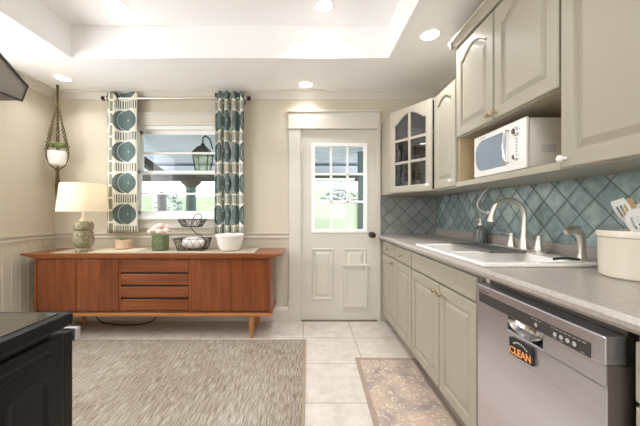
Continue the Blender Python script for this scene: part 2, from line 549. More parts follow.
# window: frame, two sashes, panes, sill, casing
win = struct(thing('window_1', ((WX0 + WX1) / 2, YB, WZ0), None, None))
m = MB()
fy0, fy1 = YB + .0, YB + .10
m.box(WX0, WX0 + .03, fy0, fy1, WZ0, WZ1); m.box(WX1 - .03, WX1, fy0, fy1, WZ0, WZ1)
m.box(WX0, WX1, fy0, fy1, WZ1 - .035, WZ1); m.box(WX0, WX1, fy0, fy1, WZ0, WZ0 + .03)
m.build('window_frame', M['winwhite'], win)
def sash(z0, z1, y0, y1, mid, rail_b, rail_t):
    m = MB()
    a, b = WX0 + .03, WX1 - .03
    m.box(a, a + .035, y0, y1, z0, z1, .003); m.box(b - .035, b, y0, y1, z0, z1, .003)
    m.box(a, b, y0, y1, z0, z0 + rail_b, .003); m.box(a, b, y0, y1, z1 - rail_t, z1, .003)
    m.box(a, b, y0 + .004, y1 - .004, mid - .011, mid + .011, .002)
    s = m.build('sash', M['winwhite'], win)
    MB().box(a + .02, b - .02, (y0 + y1) / 2 - .002, (y0 + y1) / 2 + .002, z0 + .02, z1 - .02).build('pane', M['glass'], s)
sash(1.555, 2.025, YB + .06, YB + .085, 1.785, .03, .04)
sash(1.13, 1.59, YB + .025, YB + .05, 1.345, .03, .03)
m = MB()
m.box(WX0 - .09, WX1 + .09, YB - .045, YB + .02, WZ0 - .03, WZ0, .006)
m.build('window_sill', M['winwhite'], win)
m = MB()
m.box(WX0 - .1, WX0, YB - .02, YB, WZ0, WZ1, .003); m.box(WX1, WX1 + .1, YB - .02, YB, WZ0, WZ1, .003)
m.box(WX0 - .1, WX1 + .1, YB - .022, YB, WZ1, WZ1 + .115, .003)
m.box(WX0 - .115, WX1 + .115, YB - .03, YB, WZ1 + .115, WZ1 + .135, .003)
m.box(WX0 - .1, WX1 + .1, YB - .02, YB, WZ0 - .12, WZ0 - .03, .003)
m.build('window_casing', M['trim'], win)

w_2 = struct(thing('added_window', (XL, (LY0 + LY1) / 2, LZ0), None, None))  # frame of the unseen left opening, added for its daylight
m = MB(); m.box(XL - .09, XL - .02, LY0, LY0 + .05, LZ0, LZ1); m.box(XL - .09, XL - .02, LY1 - .05, LY1, LZ0, LZ1)
m.box(XL - .09, XL - .02, LY0 + .05, LY1 - .05, LZ0, LZ0 + .05); m.box(XL - .09, XL - .02, LY0 + .05, LY1 - .05, LZ1 - .05, LZ1); m.box(XL - .08, XL - .03, (LY0 + LY1) / 2 - .02, (LY0 + LY1) / 2 + .02, LZ0 + .05, LZ1 - .05)
m.build('window_frame', M['winwhite'], w_2)

# door with nine lights, two raised panels, pet flap
door = struct(thing('door_1', (.33, YB, 0), None, None))
dy0, dy1 = YB + .004, YB + .046
gx0, gx1, gz0, gz1 = .072, .592, .965, 1.845
a, b = DX0 + .009, DX1 - .009
m = MB()
m.box(a, gx0, dy0, dy1, .008, 2.02); m.box(gx1, b, dy0, dy1, .008, 2.02)
m.box(gx0, gx1, dy0, dy1, .008, gz0); m.box(gx0, gx1, dy0, dy1, gz1, 2.02)
def raised(m, x0, x1, z0, z1, y):
    def rect(d, yy): return [(x0 + d, yy, z0 + d), (x1 - d, yy, z0 + d), (x1 - d, yy, z1 - d), (x0 + d, yy, z1 - d)]
    m.loops([rect(-.022, y + .001), rect(-.012, y - .010), rect(0, y - .006), rect(.008, y + .0005), rect(.022, y - .001), rect(.04, y - .009)])
raised(m, .06, .25, .24, .745, dy0)
raised(m, .40, .60, .24, .745, dy0)
m.build('door_slab', M['door'], door)
m = MB()
for x0, x1, z0, z1 in ((gx0 - .035, gx0 + .004, gz0 - .035, gz1 + .035), (gx1 - .004, gx1 + .035, gz0 - .035, gz1 + .035), (gx0 + .004, gx1 - .004, gz0 - .035, gz0 + .004), (gx0 + .004, gx1 - .004, gz1 - .004, gz1 + .035)):
    m.box(x0, x1, dy0 - .012, dy0 + .02, z0, z1, .005)
m.build('window_frame', M['winwhite'], door)
m = MB()
for k in (1, 2):
    x = gx0 + (gx1 - gx0) * k / 3; m.box(x - .012, x + .012, dy0 + .002, dy0 + .03, gz0, gz1, .003)
    z = gz0 + (gz1 - gz0) * k / 3; m.box(gx0, gx1, dy0 + .002, dy0 + .03, z - .012, z + .012, .003)
m.build('muntin_grid', M['winwhite'], door)
MB().box(gx0, gx1, dy0 + .014, dy0 + .018, gz0, gz1).build('pane', M['glass'], door)
m = MB()
rot = Matrix.Translation((.672, dy0, .91)) @ Matrix.Rotation(PI / 2, 4, 'X')
m.lathe([(.032, 0), (.032, .006), (.014, .01), (.012, .035), (.024, .042), (.031, .055), (.030, .068), (.018, .078), (.001, .08)], (0, 0, 0), 24, rot)
m.build('door_knob', M['darkmetal'], door, True)
for z in (.25, 1.02, 1.78):
    MB().box(DX0 + .0005, DX0 + .012, dy0 - .012, dy0 - .001, z, z + .09, .002).build('hinge', M['nickel'], door)
m = MB()
px0, px1, pz0, pz1 = .378, .628, .145, .60
m.box(px0, px0 + .03, dy0 - .024, dy0, pz0, pz1, .004); m.box(px1 - .03, px1, dy0 - .024, dy0, pz0, pz1, .004)
m.box(px0 + .03, px1 - .03, dy0 - .024, dy0, pz0, pz0 + .035, .004); m.box(px0 - .012, px1 + .012, dy0 - .03, dy0, pz1 - .03, pz1, .004)
pf = m.build('pet_flap_frame', M['door'], door)
m = MB(); m.box(px0 + .03, px1 - .03, dy0 - .014, dy0 - .002, pz0 + .035, pz1 - .03, .002)
m.build('pet_flap', M['door'], pf)
m = MB(); m.tube([(px0 + .05 + (px1 - px0 - .1) * i / 10, dy0 - .022, pz1 - .055 + .018 * math.sin(PI * i / 10)) for i in range(11)], .006)
m.build('flap_grip', M['trim'], pf, True)
struct(MB().box(DX0, DX1, YB - .02, YB + .1, 0, .006).build('trim_7', M['kick']))

# ------------------------------------------------------------------ cabinets
def outline(u0, u1, v0, v1, arch, d, n=14):
    """closed outline, inset d, eyebrow arch at the top"""
    a, b, c, e = u0 + d, u1 - d, v0 + d, v1 - d
    pts = [(a, c), (b, c)]
    for i in range(n + 1):
        s = i / n
        x = b + (a - b) * s
        k = max(0, min(1, (s - .06) / .88))
        rise = math.sin(PI * k) if 0 < k < 1 else 0
        pts.append((x, e - arch + arch * rise))
    return pts

def panel_door(m, frame, w, h, arch=0, stile=.055, t=.02, topr=None, glass_open=False):
    """frame(u, v, w): local to world; door lies w in [0, t]"""
    n = 14
    P = outline(stile, w - stile, stile, h - (topr or stile), arch, 0, n)
    def outer(d, ww):
        pts = [(d, d), (w - d, d)]
        for i in range(n + 1):
            u = P[2 + i][0]
            if i == 0: u = w - d
            elif i == n: u = d
            pts.append((u, h - d))
        return [frame(u, v, ww) for u, v in pts]
    def inner(d, ww):
        return [frame(u, v, ww) for u, v in outline(stile, w - stile, stile, h - (topr or stile), arch, d, n)]
    if glass_open:
        m.loops([inner(0, 0), outer(0, 0), outer(0, t - .003), outer(.003, t), inner(-.008, t), inner(0, t - .006), inner(0, 0)], caplast=False)
    else:
        m.loops([outer(0, 0), outer(0, t - .004), outer(.004, t), inner(0, t), inner(.006, t - .011), inner(.013, t - .011), inner(.038, t - .0005)], capfirst=True)

def knob(parent, p, out, mat=None, r=.015, name='knob'):
    z = Vector((0, 0, 1)).rotation_difference(Vector(out)).to_matrix().to_4x4()
    m = MB()
    m.lathe([(.008, 0), (.005, .004), (.005, .012), (r * .8, .015), (r, .021), (r * .85, .028), (r * .3, .031)], (0, 0, 0), 16, Matrix.Translation(p) @ z)
    return m.build(name, mat or M['brass'], parent, True)

FX = .775           # base door faces
def frame_side(x, y_hi, z0):
    """u runs toward the camera side (-Y), w runs out toward -X"""
    return lambda u, v, w: (x - w, y_hi - u, z0 + v)

def base_door(parent, yh, yl, z0, z1, kn=None):
    m = MB(); panel_door(m, frame_side(FX + .02, yh, z0), yh - yl, z1 - z0, 0, .055)
    d = m.build('door', M['cabinet'], parent)
    if kn: knob(d, (FX, kn[0], kn[1]), (-1, 0, 0), M['brass'])
    return d
def base_drawer(parent, yh, yl, z0, z1, kns=(), name='drawer'):
    m = MB(); m.box(FX, FX + .02, yl, yh, z0, z1, .005)
    d = m.build(name, M['cabinet'], parent)
    for y in kns: knob(d, (FX, y, (z0 + z1) / 2), (-1, 0, 0), M['brass'])
    return d
CB = FX + .021
def base_body(parent, y0, y1, ztop=.868):
    m = MB(); m.box(CB, XR - .001, y0, y1, .095, ztop)
    m.build('carcass', M['cabinet'], parent)
    MB().box(.85, .868, y0, y1, 0, .094).build('toe_kick', M['kick'], parent)

b1 = thing('base_cabinet', (1.07, 2.71, 0), 'painted base cabinet with two small drawers, under the counter beside the back door', 'cabinet', 'base cabinets')
base_body(b1, 2.255, YB - .023)
base_drawer(b1, 3.12, 2.68, .735, .85, (2.90,)); base_drawer(b1, 2.665, 2.262, .735, .85, (2.47,))
base_door(b1, 3.12, 2.68, .10, .722, (2.73, .685)); base_door(b1, 2.665, 2.262, .10, .722)
b2 = thing('sink_base_cabinet', (1.07, 1.82, 0), 'painted double-door base cabinet under the white sink', 'cabinet', 'base cabinets')
m = MB(); m.box(CB, XR - .001, 1.375, 2.253, .095, .62); m.box(CB, CB + .012, 1.375, 2.253, .62, .868)
m.box(CB + .012, XR - .001, 1.375, 1.385, .62, .868); m.box(CB + .012, XR - .001, 2.243, 2.253, .62, .868)
m.build('carcass', M['cabinet'], b2)
MB().box(.85, .868, 1.375, 2.253, 0, .094).build('toe_kick', M['kick'], b2)
base_drawer(b2, 2.245, 1.383, .735, .85, (), 'false_drawer_front')
base_door(b2, 2.245, 1.783, .10, .722, (1.815, .675)); base_door(b2, 1.772, 1.383, .10, .722, (1.735, .675))
b3 = thing('base_cabinet', (1.07, .45, 0), 'painted base cabinet at the right edge, past the steel dishwasher', 'cabinet', 'base cabinets')
base_body(b3, .16, .72)
base_drawer(b3, .712, .168, .70, .845, (.44,)); base_door(b3, .712, .168, .10, .688, (.22, .64))

# worktop
CX, CZ = .735, .91
SX0, SX1, SY0, SY1 = .785, 1.295, 1.32, 2.10     # hole for the sink
ct = thing('countertop', (1.05, 1.65, .87), 'long speckled beige laminate countertop on the base cabinets', 'countertop')
m = MB()
y0, y1 = .16, YB - .002
edge = [(CX + .03, .87), (CX + .012, .872), (CX, .884), (CX, .897), (CX + .012, .91), (SX0, .91), (SX0, .87)]
m.prism(edge, 'y', y0, y1)
m.box(SX1, XR - .001, y0, y1, .87, CZ); m.box(SX0, SX1, SY1, y1, .87, CZ); m.box(SX0, SX1, y0, SY0, .87, CZ)
m.build('worktop', M['counter'], ct)
m = MB(); m.box(XR - .022, XR - .001, y0, y1, CZ, .982, .003); m.box(.765, XR - .022, y1 - .018, y1, CZ, .915, .0)
m.build('upstand', M['counter'], ct)

# tiled splashbacks
tag(MB().box(XR - .010, XR - .0005, .16, YB - .012, .983, 1.318).build('tile_backsplash', M['tile_side'], origin=(0, 0, 0)), 'glossy teal diagonal tile backsplash on the wall behind the sink', 'backsplash', 'tiled splashbacks')
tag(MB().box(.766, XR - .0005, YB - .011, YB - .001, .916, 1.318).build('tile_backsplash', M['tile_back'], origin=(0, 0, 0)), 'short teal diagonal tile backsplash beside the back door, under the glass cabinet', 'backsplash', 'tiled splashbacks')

# wall cabinets
UX = 1.01; UB = UX + .021
def upper_door(parent, yh, yl, z0, z1, kn, arch, km=None):
    m = MB(); panel_door(m, frame_side(UX + .02, yh, z0), yh - yl, z1 - z0, arch, .058, .02, .05)
    d = m.build('door', M['cabinet'], parent)
    knob(d, (UX, kn[0], kn[1]), (-1, 0, 0), km or M['brass'], .014)
w1 = thing('wall_cabinet', (1.2, 2.24, 1.32), 'narrow painted single-door wall cabinet between glass-door corner cabinet and microwave', 'cabinet', 'wall cabinets')
MB().box(UB, XR - .001, 2.055, 2.405, 1.32, 2.07).build('carcass', M['cabinet'], w1)
upper_door(w1, 2.405, 2.06, 1.33, 2.065, (2.10, 1.37), .04, M['ceramic'])
w2 = thing('wall_cabinet', (1.2, 1.63, 1.32), 'tall painted two-door wall cabinet with an open shelf holding the microwave', 'cabinet', 'wall cabinets')
MB().box(UB, XR - .001, 1.205, 2.053, 1.65, 2.26).build('carcass', M['cabinet'], w2)
MB().box(UX + .004, XR - .012, 1.205, 2.053, 1.32, 1.352, .002).build('shelf', M['cabinet'], w2)
m = MB(); m.box(XR - .012, XR - .0015, 1.205, 2.053, 1.32, 1.65); m.box(UB, XR - .012, 2.041, 2.053, 1.352, 1.65); m.box(UB, XR - .012, 1.205, 1.213, 1.352, 1.65)
m.build('niche_lining', M['niche'], w2)
upper_door(w2, 2.045, 1.64, 1.655, 2.25, (1.665, 1.685), .06); upper_door(w2, 1.63, 1.212, 1.655, 2.25, (1.605, 1.685), .06)
def crown_cab(m, ya, yb, ret):
    prof = [(UB, 2.262), (UX - .003, 2.262), (UX - .010, 2.268), (UX - .012, 2.280), (UX - .026, 2.300), (UX - .036, 2.305), (UX - .036, 2.322), (UB, 2.322)]
    m.prism(prof, 'y', ya, yb)
m = MB(); crown_cab(m, 1.205, 2.053, True)
m.prism([(2.053, 2.262), (2.060, 2.268), (2.062, 2.28), (2.076, 2.30), (2.086, 2.305), (2.086, 2.322), (2.053, 2.322)], 'x', UX - .036, XR - .001)
m.build('crown_moulding', M['cabinet'], w2)
w3 = thing('wall_cabinet', (1.2, .78, 1.32), 'large painted wall cabinet at the right edge, nearest the stoneware crock', 'cabinet', 'wall cabinets')
MB().box(UB, XR - .001, .36, 1.203, 1.32, 2.26).build('carcass', M['cabinet'], w3)
upper_door(w3, 1.2, .80, 1.325, 2.25, (1.178, 1.36), .07, M['ceramic']); upper_door(w3, .79, .37, 1.325, 2.25, (.40, 1.36), .07, M['ceramic'])
m = MB(); crown_cab(m, .36, 1.203, False); m.build('crown_moulding', M['cabinet'], w3)

# corner cabinet with glass door
A2, B2 = Vector((1.012, 2.412)), Vector((.775, 2.80))     # door line ends
cc = thing('corner_wall_cabinet', (1.1, 2.8, 1.32), 'painted corner wall cabinet with a six-pane glass door', 'cabinet', 'wall cabinets')
ix0, iy0 = XR - .001, YB - .002
foot = [(ix0, iy0), (B2.x, iy0), (B2.x, B2.y), (A2.x, A2.y), (ix0, A2.y)]
m = MB()
m.prism(foot, 'z', 1.32, 1.338); m.prism(foot, 'z', 2.052, 2.07)
m.box(B2.x, B2.x + .016, B2.y, iy0, 1.338, 2.052); m.box(A2.x + .01, ix0, A2.y, A2.y + .016, 1.338, 2.052)
m.box(B2.x + .016, ix0, iy0 - .01, iy0, 1.338, 2.052); m.box(ix0 - .01, ix0, A2.y + .016, iy0 - .01, 1.338, 2.052)
m.build('carcass', M['cabinet'], cc)
shp = [(ix0 - .011, iy0 - .011), (B2.x + .02, iy0 - .011), (B2.x + .02, B2.y + .03), (A2.x + .02, A2.y + .03), (ix0 - .011, A2.y + .03)]
for z in (1.57, 1.81):
    MB().prism(shp, 'z', z, z + .016).build('shelf', M['cabinet'], cc)
du2 = (A2 - B2).normalized(); dn = Vector((du2.y, -du2.x))
if dn.x > 0: dn = -dn
L = (A2 - B2).length
def frame_diag(u, v, w):
    p = B2 + du2 * (u + .004) + dn * (w + .001)
    return (p.x, p.y, 1.325 + v)
DW_, DH_ = L - .012, .74
m = MB(); panel_door(m, frame_diag, DW_, DH_, .075, .058, .02, .055, True)
gd = m.build('door', M['cabinet'], cc)
m = MB()
def barbox(u0, u1, v0, v1, w0, w1):
    ring = lambda w: [frame_diag(u0, v0, w), frame_diag(u1, v0, w), frame_diag(u1, v1, w), frame_diag(u0, v1, w)]
    m.loops([ring(w0), ring(w1)], capfirst=True)
barbox(DW_ / 2 - .011, DW_ / 2 + .011, .05, DH_ - .05, .004, .018)
for v in (.262, .462): barbox(.05, DW_ - .05, v - .011, v + .011, .004, .017)
m.build('muntin_grid', M['cabinet'], gd)
m = MB(); barbox(.045, DW_ - .045, .045, DH_ - .045, .006, .009); m.build('pane', M['cabglass'], gd)
p = frame_diag(DW_ - .028, .045, .02); knob(gd, p, (dn.x, dn.y, 0), M['ceramic'], .013)
# crockery behind the glass
def jar_in(name, lab, cat, c, prof, mat, grp=None):
    return tag(MB().lathe(prof, c, 20).build(name, mat, None, True), lab, cat, grp)
t = NT('blue white pattern glaze'); v = t.coord(); n = t.noise(v, 40, 3)
t.col(t.ramp(n, [(.44, lin((232, 232, 230))), (.5, lin((92, 106, 128)))])).set(.2); M['pattern'] = t.m
jar_in('ginger_jar', 'blue and white patterned jar on the bottom shelf of the glass cabinet', 'jar', (.90, 2.80, 1.3385), [(.04, 0), (.062, .03), (.068, .09), (.055, .14), (.035, .16), (.034, .18)], M['pattern'])
jar_in('drinking_glass', 'clear glass on the bottom shelf of the glass cabinet, right side', 'glass', (1.03, 2.62, 1.3385), [(.03, 0), (.034, .12), (.032, .12), (.028, .006)], M['cabglass'])
jar_in('cup', 'white cup on the middle shelf of the glass cabinet, near the door', 'cup', (.97, 2.72, 1.5865), [(.025, 0), (.042, .03), (.045, .08), (.042, .08), (.02, .01)], M['ceramic'])
jar_in('bowl', 'white bowl on the top shelf of the glass cabinet', 'bowl', (.98, 2.76, 1.8265), [(.03, 0), (.07, .05), (.08, .075), (.076, .075), (.03, .01)], M['ceramic'])

# ------------------------------------------------------------------ sink
sk = thing('kitchen_sink', (1.04, 1.71, .9), 'white double-bowl drop-in sink set in the beige counter', 'sink')
m = MB()
ox0, ox1, oy0, oy1 = .762, 1.318, 1.298, 2.122
bx0, bx1 = .808, 1.185
bowls = ((1.745, 2.075), (1.345, 1.705))
z0, z1 = .9105, .926
m.box(ox0, bx0, oy0, oy1, z0, z1, .005); m.box(bx1, ox1, oy0, oy1, z0, z1, .005)
m.box(bx0 - .008, bx1 + .008, oy0, bowls[1][0], z0, z1, .005); m.box(bx0 - .008, bx1 + .008, bowls[1][1], bowls[0][0], z0, z1 - .002, .004); m.box(bx0 - .008, bx1 + .008, bowls[0][1], oy1, z0, z1, .005)
m.build('rim', M['sink'], sk)
def rrect(x0, x1, y0, y1, r, z, n=5):
    pts = []
    for cx, cy, a0 in ((x1 - r, y1 - r, 0), (x0 + r, y1 - r, PI / 2), (x0 + r, y0 + r, PI), (x1 - r, y0 + r, 1.5 * PI)):
        for i in range(n + 1):
            an = a0 + PI / 2 * i / n
            pts.append((cx + r * math.cos(an), cy + r * math.sin(an), z))
    return pts
for (ya, yb) in bowls:
    m = MB()
    m.loops([rrect(bx0 - .004, bx1 + .004, ya - .004, yb + .004, .02, .922), rrect(bx0 + .002, bx1 - .002, ya + .002, yb - .002, .035, .90), rrect(bx0 + .012, bx1 - .012, ya + .012, yb - .012, .04, .76), rrect(bx0 + .05, bx1 - .05, ya + .05, yb - .05, .04, .735)])
    bw = m.build('bowl', M['sink'], sk, True)
    MB().lathe([(.04, 0), (.04, .003), (.03, .003), (.028, .001)], ((bx0 + bx1) / 2, (ya + yb) / 2, .7352), 20).build('drain', M['nickel'], bw, True)
# rack across the far bowl
m = MB()
c1 = [at(460, 244.5, 2.04), at(470, 251.5, 1.70), at(513, 254.5, 1.60), at(496, 246, 2.02)]
rx0, rx1, ry0, ry1 = .985, 1.178, 1.62, 2.07
zr = .9275
m.box(rx0, rx1, ry0, ry0 + .012, zr, zr + .012, .002); m.box(rx0, rx1, ry1 - .012, ry1, zr, zr + .012, .002)
m.box(rx0, rx0 + .012, ry0, ry1, zr, zr + .012, .002); m.box(rx1 - .012, rx1, ry0, ry1, zr, zr + .012, .002)
for i in range(13):
    x = rx0 + .018 + i * (rx1 - rx0 - .036) / 12
    m.box(x - .0055, x + .0055, ry0 + .006, ry1 - .006, zr + .002, zr + .008)
tag(m.build('draining_rack', M['greytray']), 'dark grey metal rack lying across the back of the white sink bowls', 'rack')

# faucet
fc = Vector((1.262, 1.75, .9262))
fa = thing('kitchen_faucet', fc, 'brushed nickel gooseneck kitchen faucet with two lever handles behind the sink', 'faucet')
m = MB(); m.loops([rrect(1.232, 1.292, 1.60, 1.90, .028, .9262), rrect(1.232, 1.292, 1.60, 1.90, .028, .934), rrect(1.238, 1.286, 1.606, 1.894, .024, .938)], capfirst=True)
m.build('base_plate', M['nickel'], fa, True)
m = MB()
pts, rad = [], []
pts.append((1.262, 1.75, .937)); rad.append(.027)
pts.append((1.262, 1.75, .955)); rad.append(.026)
pts.append((1.262, 1.75, 1.01)); rad.append(.018)
pts.append((1.262, 1.75, 1.06)); rad.append(.0145)
rr = .093
for i in range(0, 15):
    a_ = PI * i / 14 * .93
    pts.append((1.262 - rr + rr * math.cos(a_), 1.75, 1.128 + rr * math.sin(a_))); rad.append(.0135)
e = Vector(pts[-1])
dirv = Vector((-.22, 0, -1)).normalized()
for s, r_ in ((.012, .014), (.02, .017), (.05, .021), (.058, .021)):
    pts.append(tuple(e + dirv * s)); rad.append(r_)
m.tube(pts, rad, 16)
m.build('spout', M['nickel'], fa, True)
for y in (1.64, 1.86):
    m = MB()
    m.lathe([(.024, 0), (.024, .006), (.016, .04), (.013, .07), (.015, .078), (.012, .085), (.001, .087)], (1.262, y, .9375), 18)
    m.tube([(1.262, y, 1.016), (1.235, y, 1.024), (1.205, y, 1.028), (1.19, y, 1.026)], [.008, .007, .006, .005], 8)
    m.build('lever_handle', M['nickel'], fa, True)
# side sprayer
sp = thing('sink_sprayer', (1.255, 1.375, .9262), 'nickel pull-out side sprayer with black hose at the near corner of the sink', 'sprayer')
m = MB()
bx, by = 1.255, 1.375
m.lathe([(.026, 0), (.026, .006), (.018, .012), (.016, .03)], (bx, by, .9262), 18)
m.build('socket', M['nickel'], sp, True)
m = MB()
m.tube([(bx, by, .945), (bx, by, .99), (bx - .002, by, 1.03), (bx - .012, by, 1.055), (bx - .04, by, 1.066), (bx - .075, by, 1.058)], [.013, .015, .017, .018, .015, .012], 14)
m.build('spray_head', M['nickel'], sp, True)
m = MB(); m.tube([(bx - .005, by, 1.078), (bx - .03, by, 1.084), (bx - .06, by, 1.078), (bx - .078, by, 1.066)], [.004, .005, .005, .004], 8)
m.build('trigger', M['nickel'], sp, True)
m = MB(); m.tube([(bx - .02, by - .01, .9335), (bx - .05, by - .012, .9365), (bx - .08, by - .006, .940), (bx - .1, by + .01, .935), (bx - .12, by + .012, .9325)], .006, 8)
m.build('hose', M['rubber'], sp, True)
# soap bottle
sb = thing('soap_bottle', (1.285, 2.235, .9105), 'smoky glass soap bottle with pump at the far end of the sink', 'bottle')
m = MB(); m.lathe([(.044, 0), (.048, .004), (.048, .095), (.043, .115), (.02, .128), (.016, .14)], (1.285, 2.235, .9105), 24); m.build('bottle', M['bottleglass'], sb, True)
m = MB(); m.lathe([(.043, 0), (.043, .07), (.001, .07)], (1.285, 2.235, .9155), 20); m.build('soap', M['porchgreen'], sb, True)
m = MB(); m.lathe([(.018, .14), (.018, .155), (.007, .158), (.007, .178), (.014, .18), (.014, .19)], (1.285, 2.235, .9105), 14)
m.tube([(1.285, 2.235, 1.096), (1.25, 2.235, 1.096), (1.24, 2.235, 1.088)], .006); m.build('pump', M['nickel'], sb, True)

# crock and the utensils standing in it
kc = (1.212, 1.09, .9105)
tag(MB().lathe([(.106, 0), (.114, .006), (.116, .04), (.117, .145), (.122, .150), (.123, .166), (.119, .172), (.111, .172), (.109, .15), (.106, .02), (.001, .015)], kc, 40, cap=False).build('stoneware_crock', M['crock'], None, True), 'wide cream stoneware crock full of utensils on the counter', 'crock')
def utensil(name, lab, top, foot, head, mat, hw, hl, slots=0, cat='utensil', thick=.006):
    """flat-headed cooking tool from foot point up to head; head is turned to face -X/-Y"""
    top, foot = Vector(top), Vector(foot)
    ax = (top - foot).normalized()
    side = ax.cross(Vector((.62, .78, 0))).normalized()
    nrm = side.cross(ax)
    root = thing(name, foot, lab, cat, 'utensils in the crock')
    m = MB(); m.tube([foot, foot.lerp(top, .5), top - ax * hl * .92], [.006, .007, .0065], 8)
    m.build('handle', mat, root, True)
    base = top - ax * hl
    m = MB()
    def prof(s): return hw * (.38 + .62 * math.sin(PI * min(1, .12 + s * .62)) ) if head == 'flat' else hw * max(.12, math.sin(PI * (.06 + .9 * s)) ** .6)
    N = 12
    segs = []
    def quad(s0, s1, a0, a1):
        ring = lambda w: [base + ax * hl * s0 + side * a0 * prof(s0) + nrm * w, base + ax * hl * s0 + side * a1 * prof(s0) + nrm * w, base + ax * hl * s1 + side * a1 * prof(s1) + nrm * w, base + ax * hl * s1 + side * a0 * prof(s1) + nrm * w]
        m.loops([ring(-thick / 2), ring(thick / 2)], capfirst=True)
    cols = [-1, -.62, -.34, -.14, .14, .34, .62, 1] if slots else [-1, -.5, 0, .5, 1]
    for i in range(N):
        for k, (a0, a1) in enumerate(zip(cols, cols[1:])):
            if slots and k in (1, 3, 5) and 3 <= i <= 8: continue
            quad(i / N, (i + 1) / N, a0, a1)
    m.build('head', mat, root)
zb = .9355
utensil('spatula', 'white slotted spatula leaning left in the stoneware crock', at(617, 200, 1.11), (1.27, 1.085, zb), 'flat', M['plastic'], .022, .09, 1, 'spatula')
utensil('wooden_spoon', 'wooden spoon in the crock between the white utensils', at(629, 198, 1.14), (1.24, 1.15, zb), 'round', M['woodutensil'], .017, .085, 0, 'spoon', .012)
utensil('slotted_spoon', 'white slotted serving spoon in front of the wooden spoon in the crock', at(633, 209, 1.04), (1.25, 1.05, zb), 'round', M['plastic'], .034, .10, 1, 'spoon')
utensil('ladle', 'white cooking tool at the rear right of the stoneware crock', at(645, 203, 1.13), (1.18, 1.16, zb), 'round', M['plastic'], .030, .08, 0, 'spoon', .014)

# white cord of the under-shelf lamp, plugged into the wall
m = MB(); pc = [at(488, 189, 1.93), at(482, 195, 1.98), at(477.5, 203, 2.02), at(479, 209, 2.03), at(485, 212, 2.02), at(490, 212.5, 2.0)]
pts = []
XP = XR - .02
for i in range(len(pc)):
    p = pc[i]; k = XP / p.x if i > 0 else 1.30 / p.x
    pts.append(Vector((p.x * k, p.y * k, 1.15 + (p.z - 1.15) * k)))
def smooth_pts(P, n=6):
    out = []
    P = [Vector(p) for p in P]
    for i in range(len(P) - 1):
        p0, p1, p2, p3 = P[max(i - 1, 0)], P[i], P[i + 1], P[min(i + 2, len(P) - 1)]
        for k in range(n):
            t_ = k / n
            out.append(.5 * ((2 * p1) + (p2 - p0) * t_ + (2 * p0 - 5 * p1 + 4 * p2 - p3) * t_ ** 2 + (3 * p1 - p0 - 3 * p2 + p3) * t_ ** 3))
    out.append(P[-1]); return out
pts[0].z = 1.3195
m.tube(smooth_pts(pts), .006, 8)
e = pts[-1]
cordo = thing('power_cord', (e.x, e.y, e.z), 'white power cord looping from under the microwave shelf to the teal tiles', 'cord')
m.build('cable', M['plastic'], cordo, True)
MB().box(e.x - .02, XR - .0105, e.y - .02, e.y + .012, e.z - .014, e.z + .014, .004).build('plug', M['plastic'], cordo)

# ------------------------------------------------------------------ dishwasher
dwx, dy_a, dy_b = .748, .752, 1.325
dw = thing('dishwasher', (1.05, 1.04, 0), 'stainless steel dishwasher under the counter, with a dark control strip', 'dishwasher')
MB().box(.815, XR - .03, dy_a + .012, dy_b + .02, .1, .862).build('tub', M['darkgap'], dw)
m = MB()
# door front with a scooped handle recess
hy0, hy1, hz0, hz1 = .955, 1.125, .712, .762
m.box(dwx, .79, dy_a, dy_b, .115, hz0, .004)
m.box(dwx, .79, dy_a, hy0, hz0 - .006, hz1, .0); m.box(dwx, .79, hy1, dy_b, hz0 - .006, hz1, .0)
m.box(dwx + .002, .79, dy_a, dy_b, hz1 - .001, hz1 + .0015)
m.build('door', M['steel'], dw)
m = MB()
N = 12
rings = []
for i in range(N + 1):
    s = i / N
    yy = hy0 + (hy1 - hy0) * s
    d = .036 * math.sin(PI * s) ** .6 if 0 < s < 1 else 0
    zl = hz0 + .03 * (2 * s - 1) ** 2
    rings.append([(dwx - .001, yy, zl), (dwx + d * .8, yy, zl + (hz1 - zl) * .3), (dwx + d, yy, zl + (hz1 - zl) * .7), (dwx + d, yy, hz1)])
b = bmesh.new()
V = [[b.verts.new(p) for p in r_] for r_ in rings]
for a0, a1 in zip(V, V[1:]):
    for k in range(3): b.faces.new((a0[k], a1[k], a1[k + 1], a0[k + 1]))
m.join(b)
m.build('handle_recess', M['chrome'], dw, True)
MB().box(dwx - .006, .80, dy_a - .002, dy_b, .7635, .838, .004).build('control_panel', M['steel'], dw)
cs = MB().box(dwx - .0072, dwx - .0055, .787, 1.300, .7665, .806).build('control_strip', M['strip'], dw)
MB().box(dwx + .003, .812, dy_a - .002, dy_a - .0002, .115, .7625).build('side_panel', M['darkgap'], dw)
MB().box(.86, .87, dy_a, dy_b, 0, .098).build('toe_panel', M['darkgap'], dw)
def disc_x(m, x, y, z, r, d=.0012):
    m.lathe([(r, 0), (r, d)], (0, 0, 0), 14, Matrix.Translation((x, y, z)) @ Matrix.Rotation(-PI / 2, 4, 'Y'))
for y in (.975, .90, .878, .856, .834):
    m = MB(); disc_x(m, dwx - .0072, y, .783, .0065); m.build('button', M['greymark'], cs)
for y in (.99, .975, .96, .91, .895, .88, .865, .85, .835, .82, .805): MB().box(dwx - .0076, dwx - .0071, y - .005, y + .005, .7985, .8002).build('printed_mark', M['greymark'], cs)
for y in (.9, .878, .81): MB().box(dwx - .0076, dwx - .0071, y - .006, y + .006, .7705, .7718).build('printed_mark', M['greymark'], cs)
m = MB()
for i in range(9):
    m.box(dwx - .0064, dwx - .0058, 1.292 - i * .0075, 1.297 - i * .0075, .812, .8165)
m.build('maker_badge', M['strip'], dw)

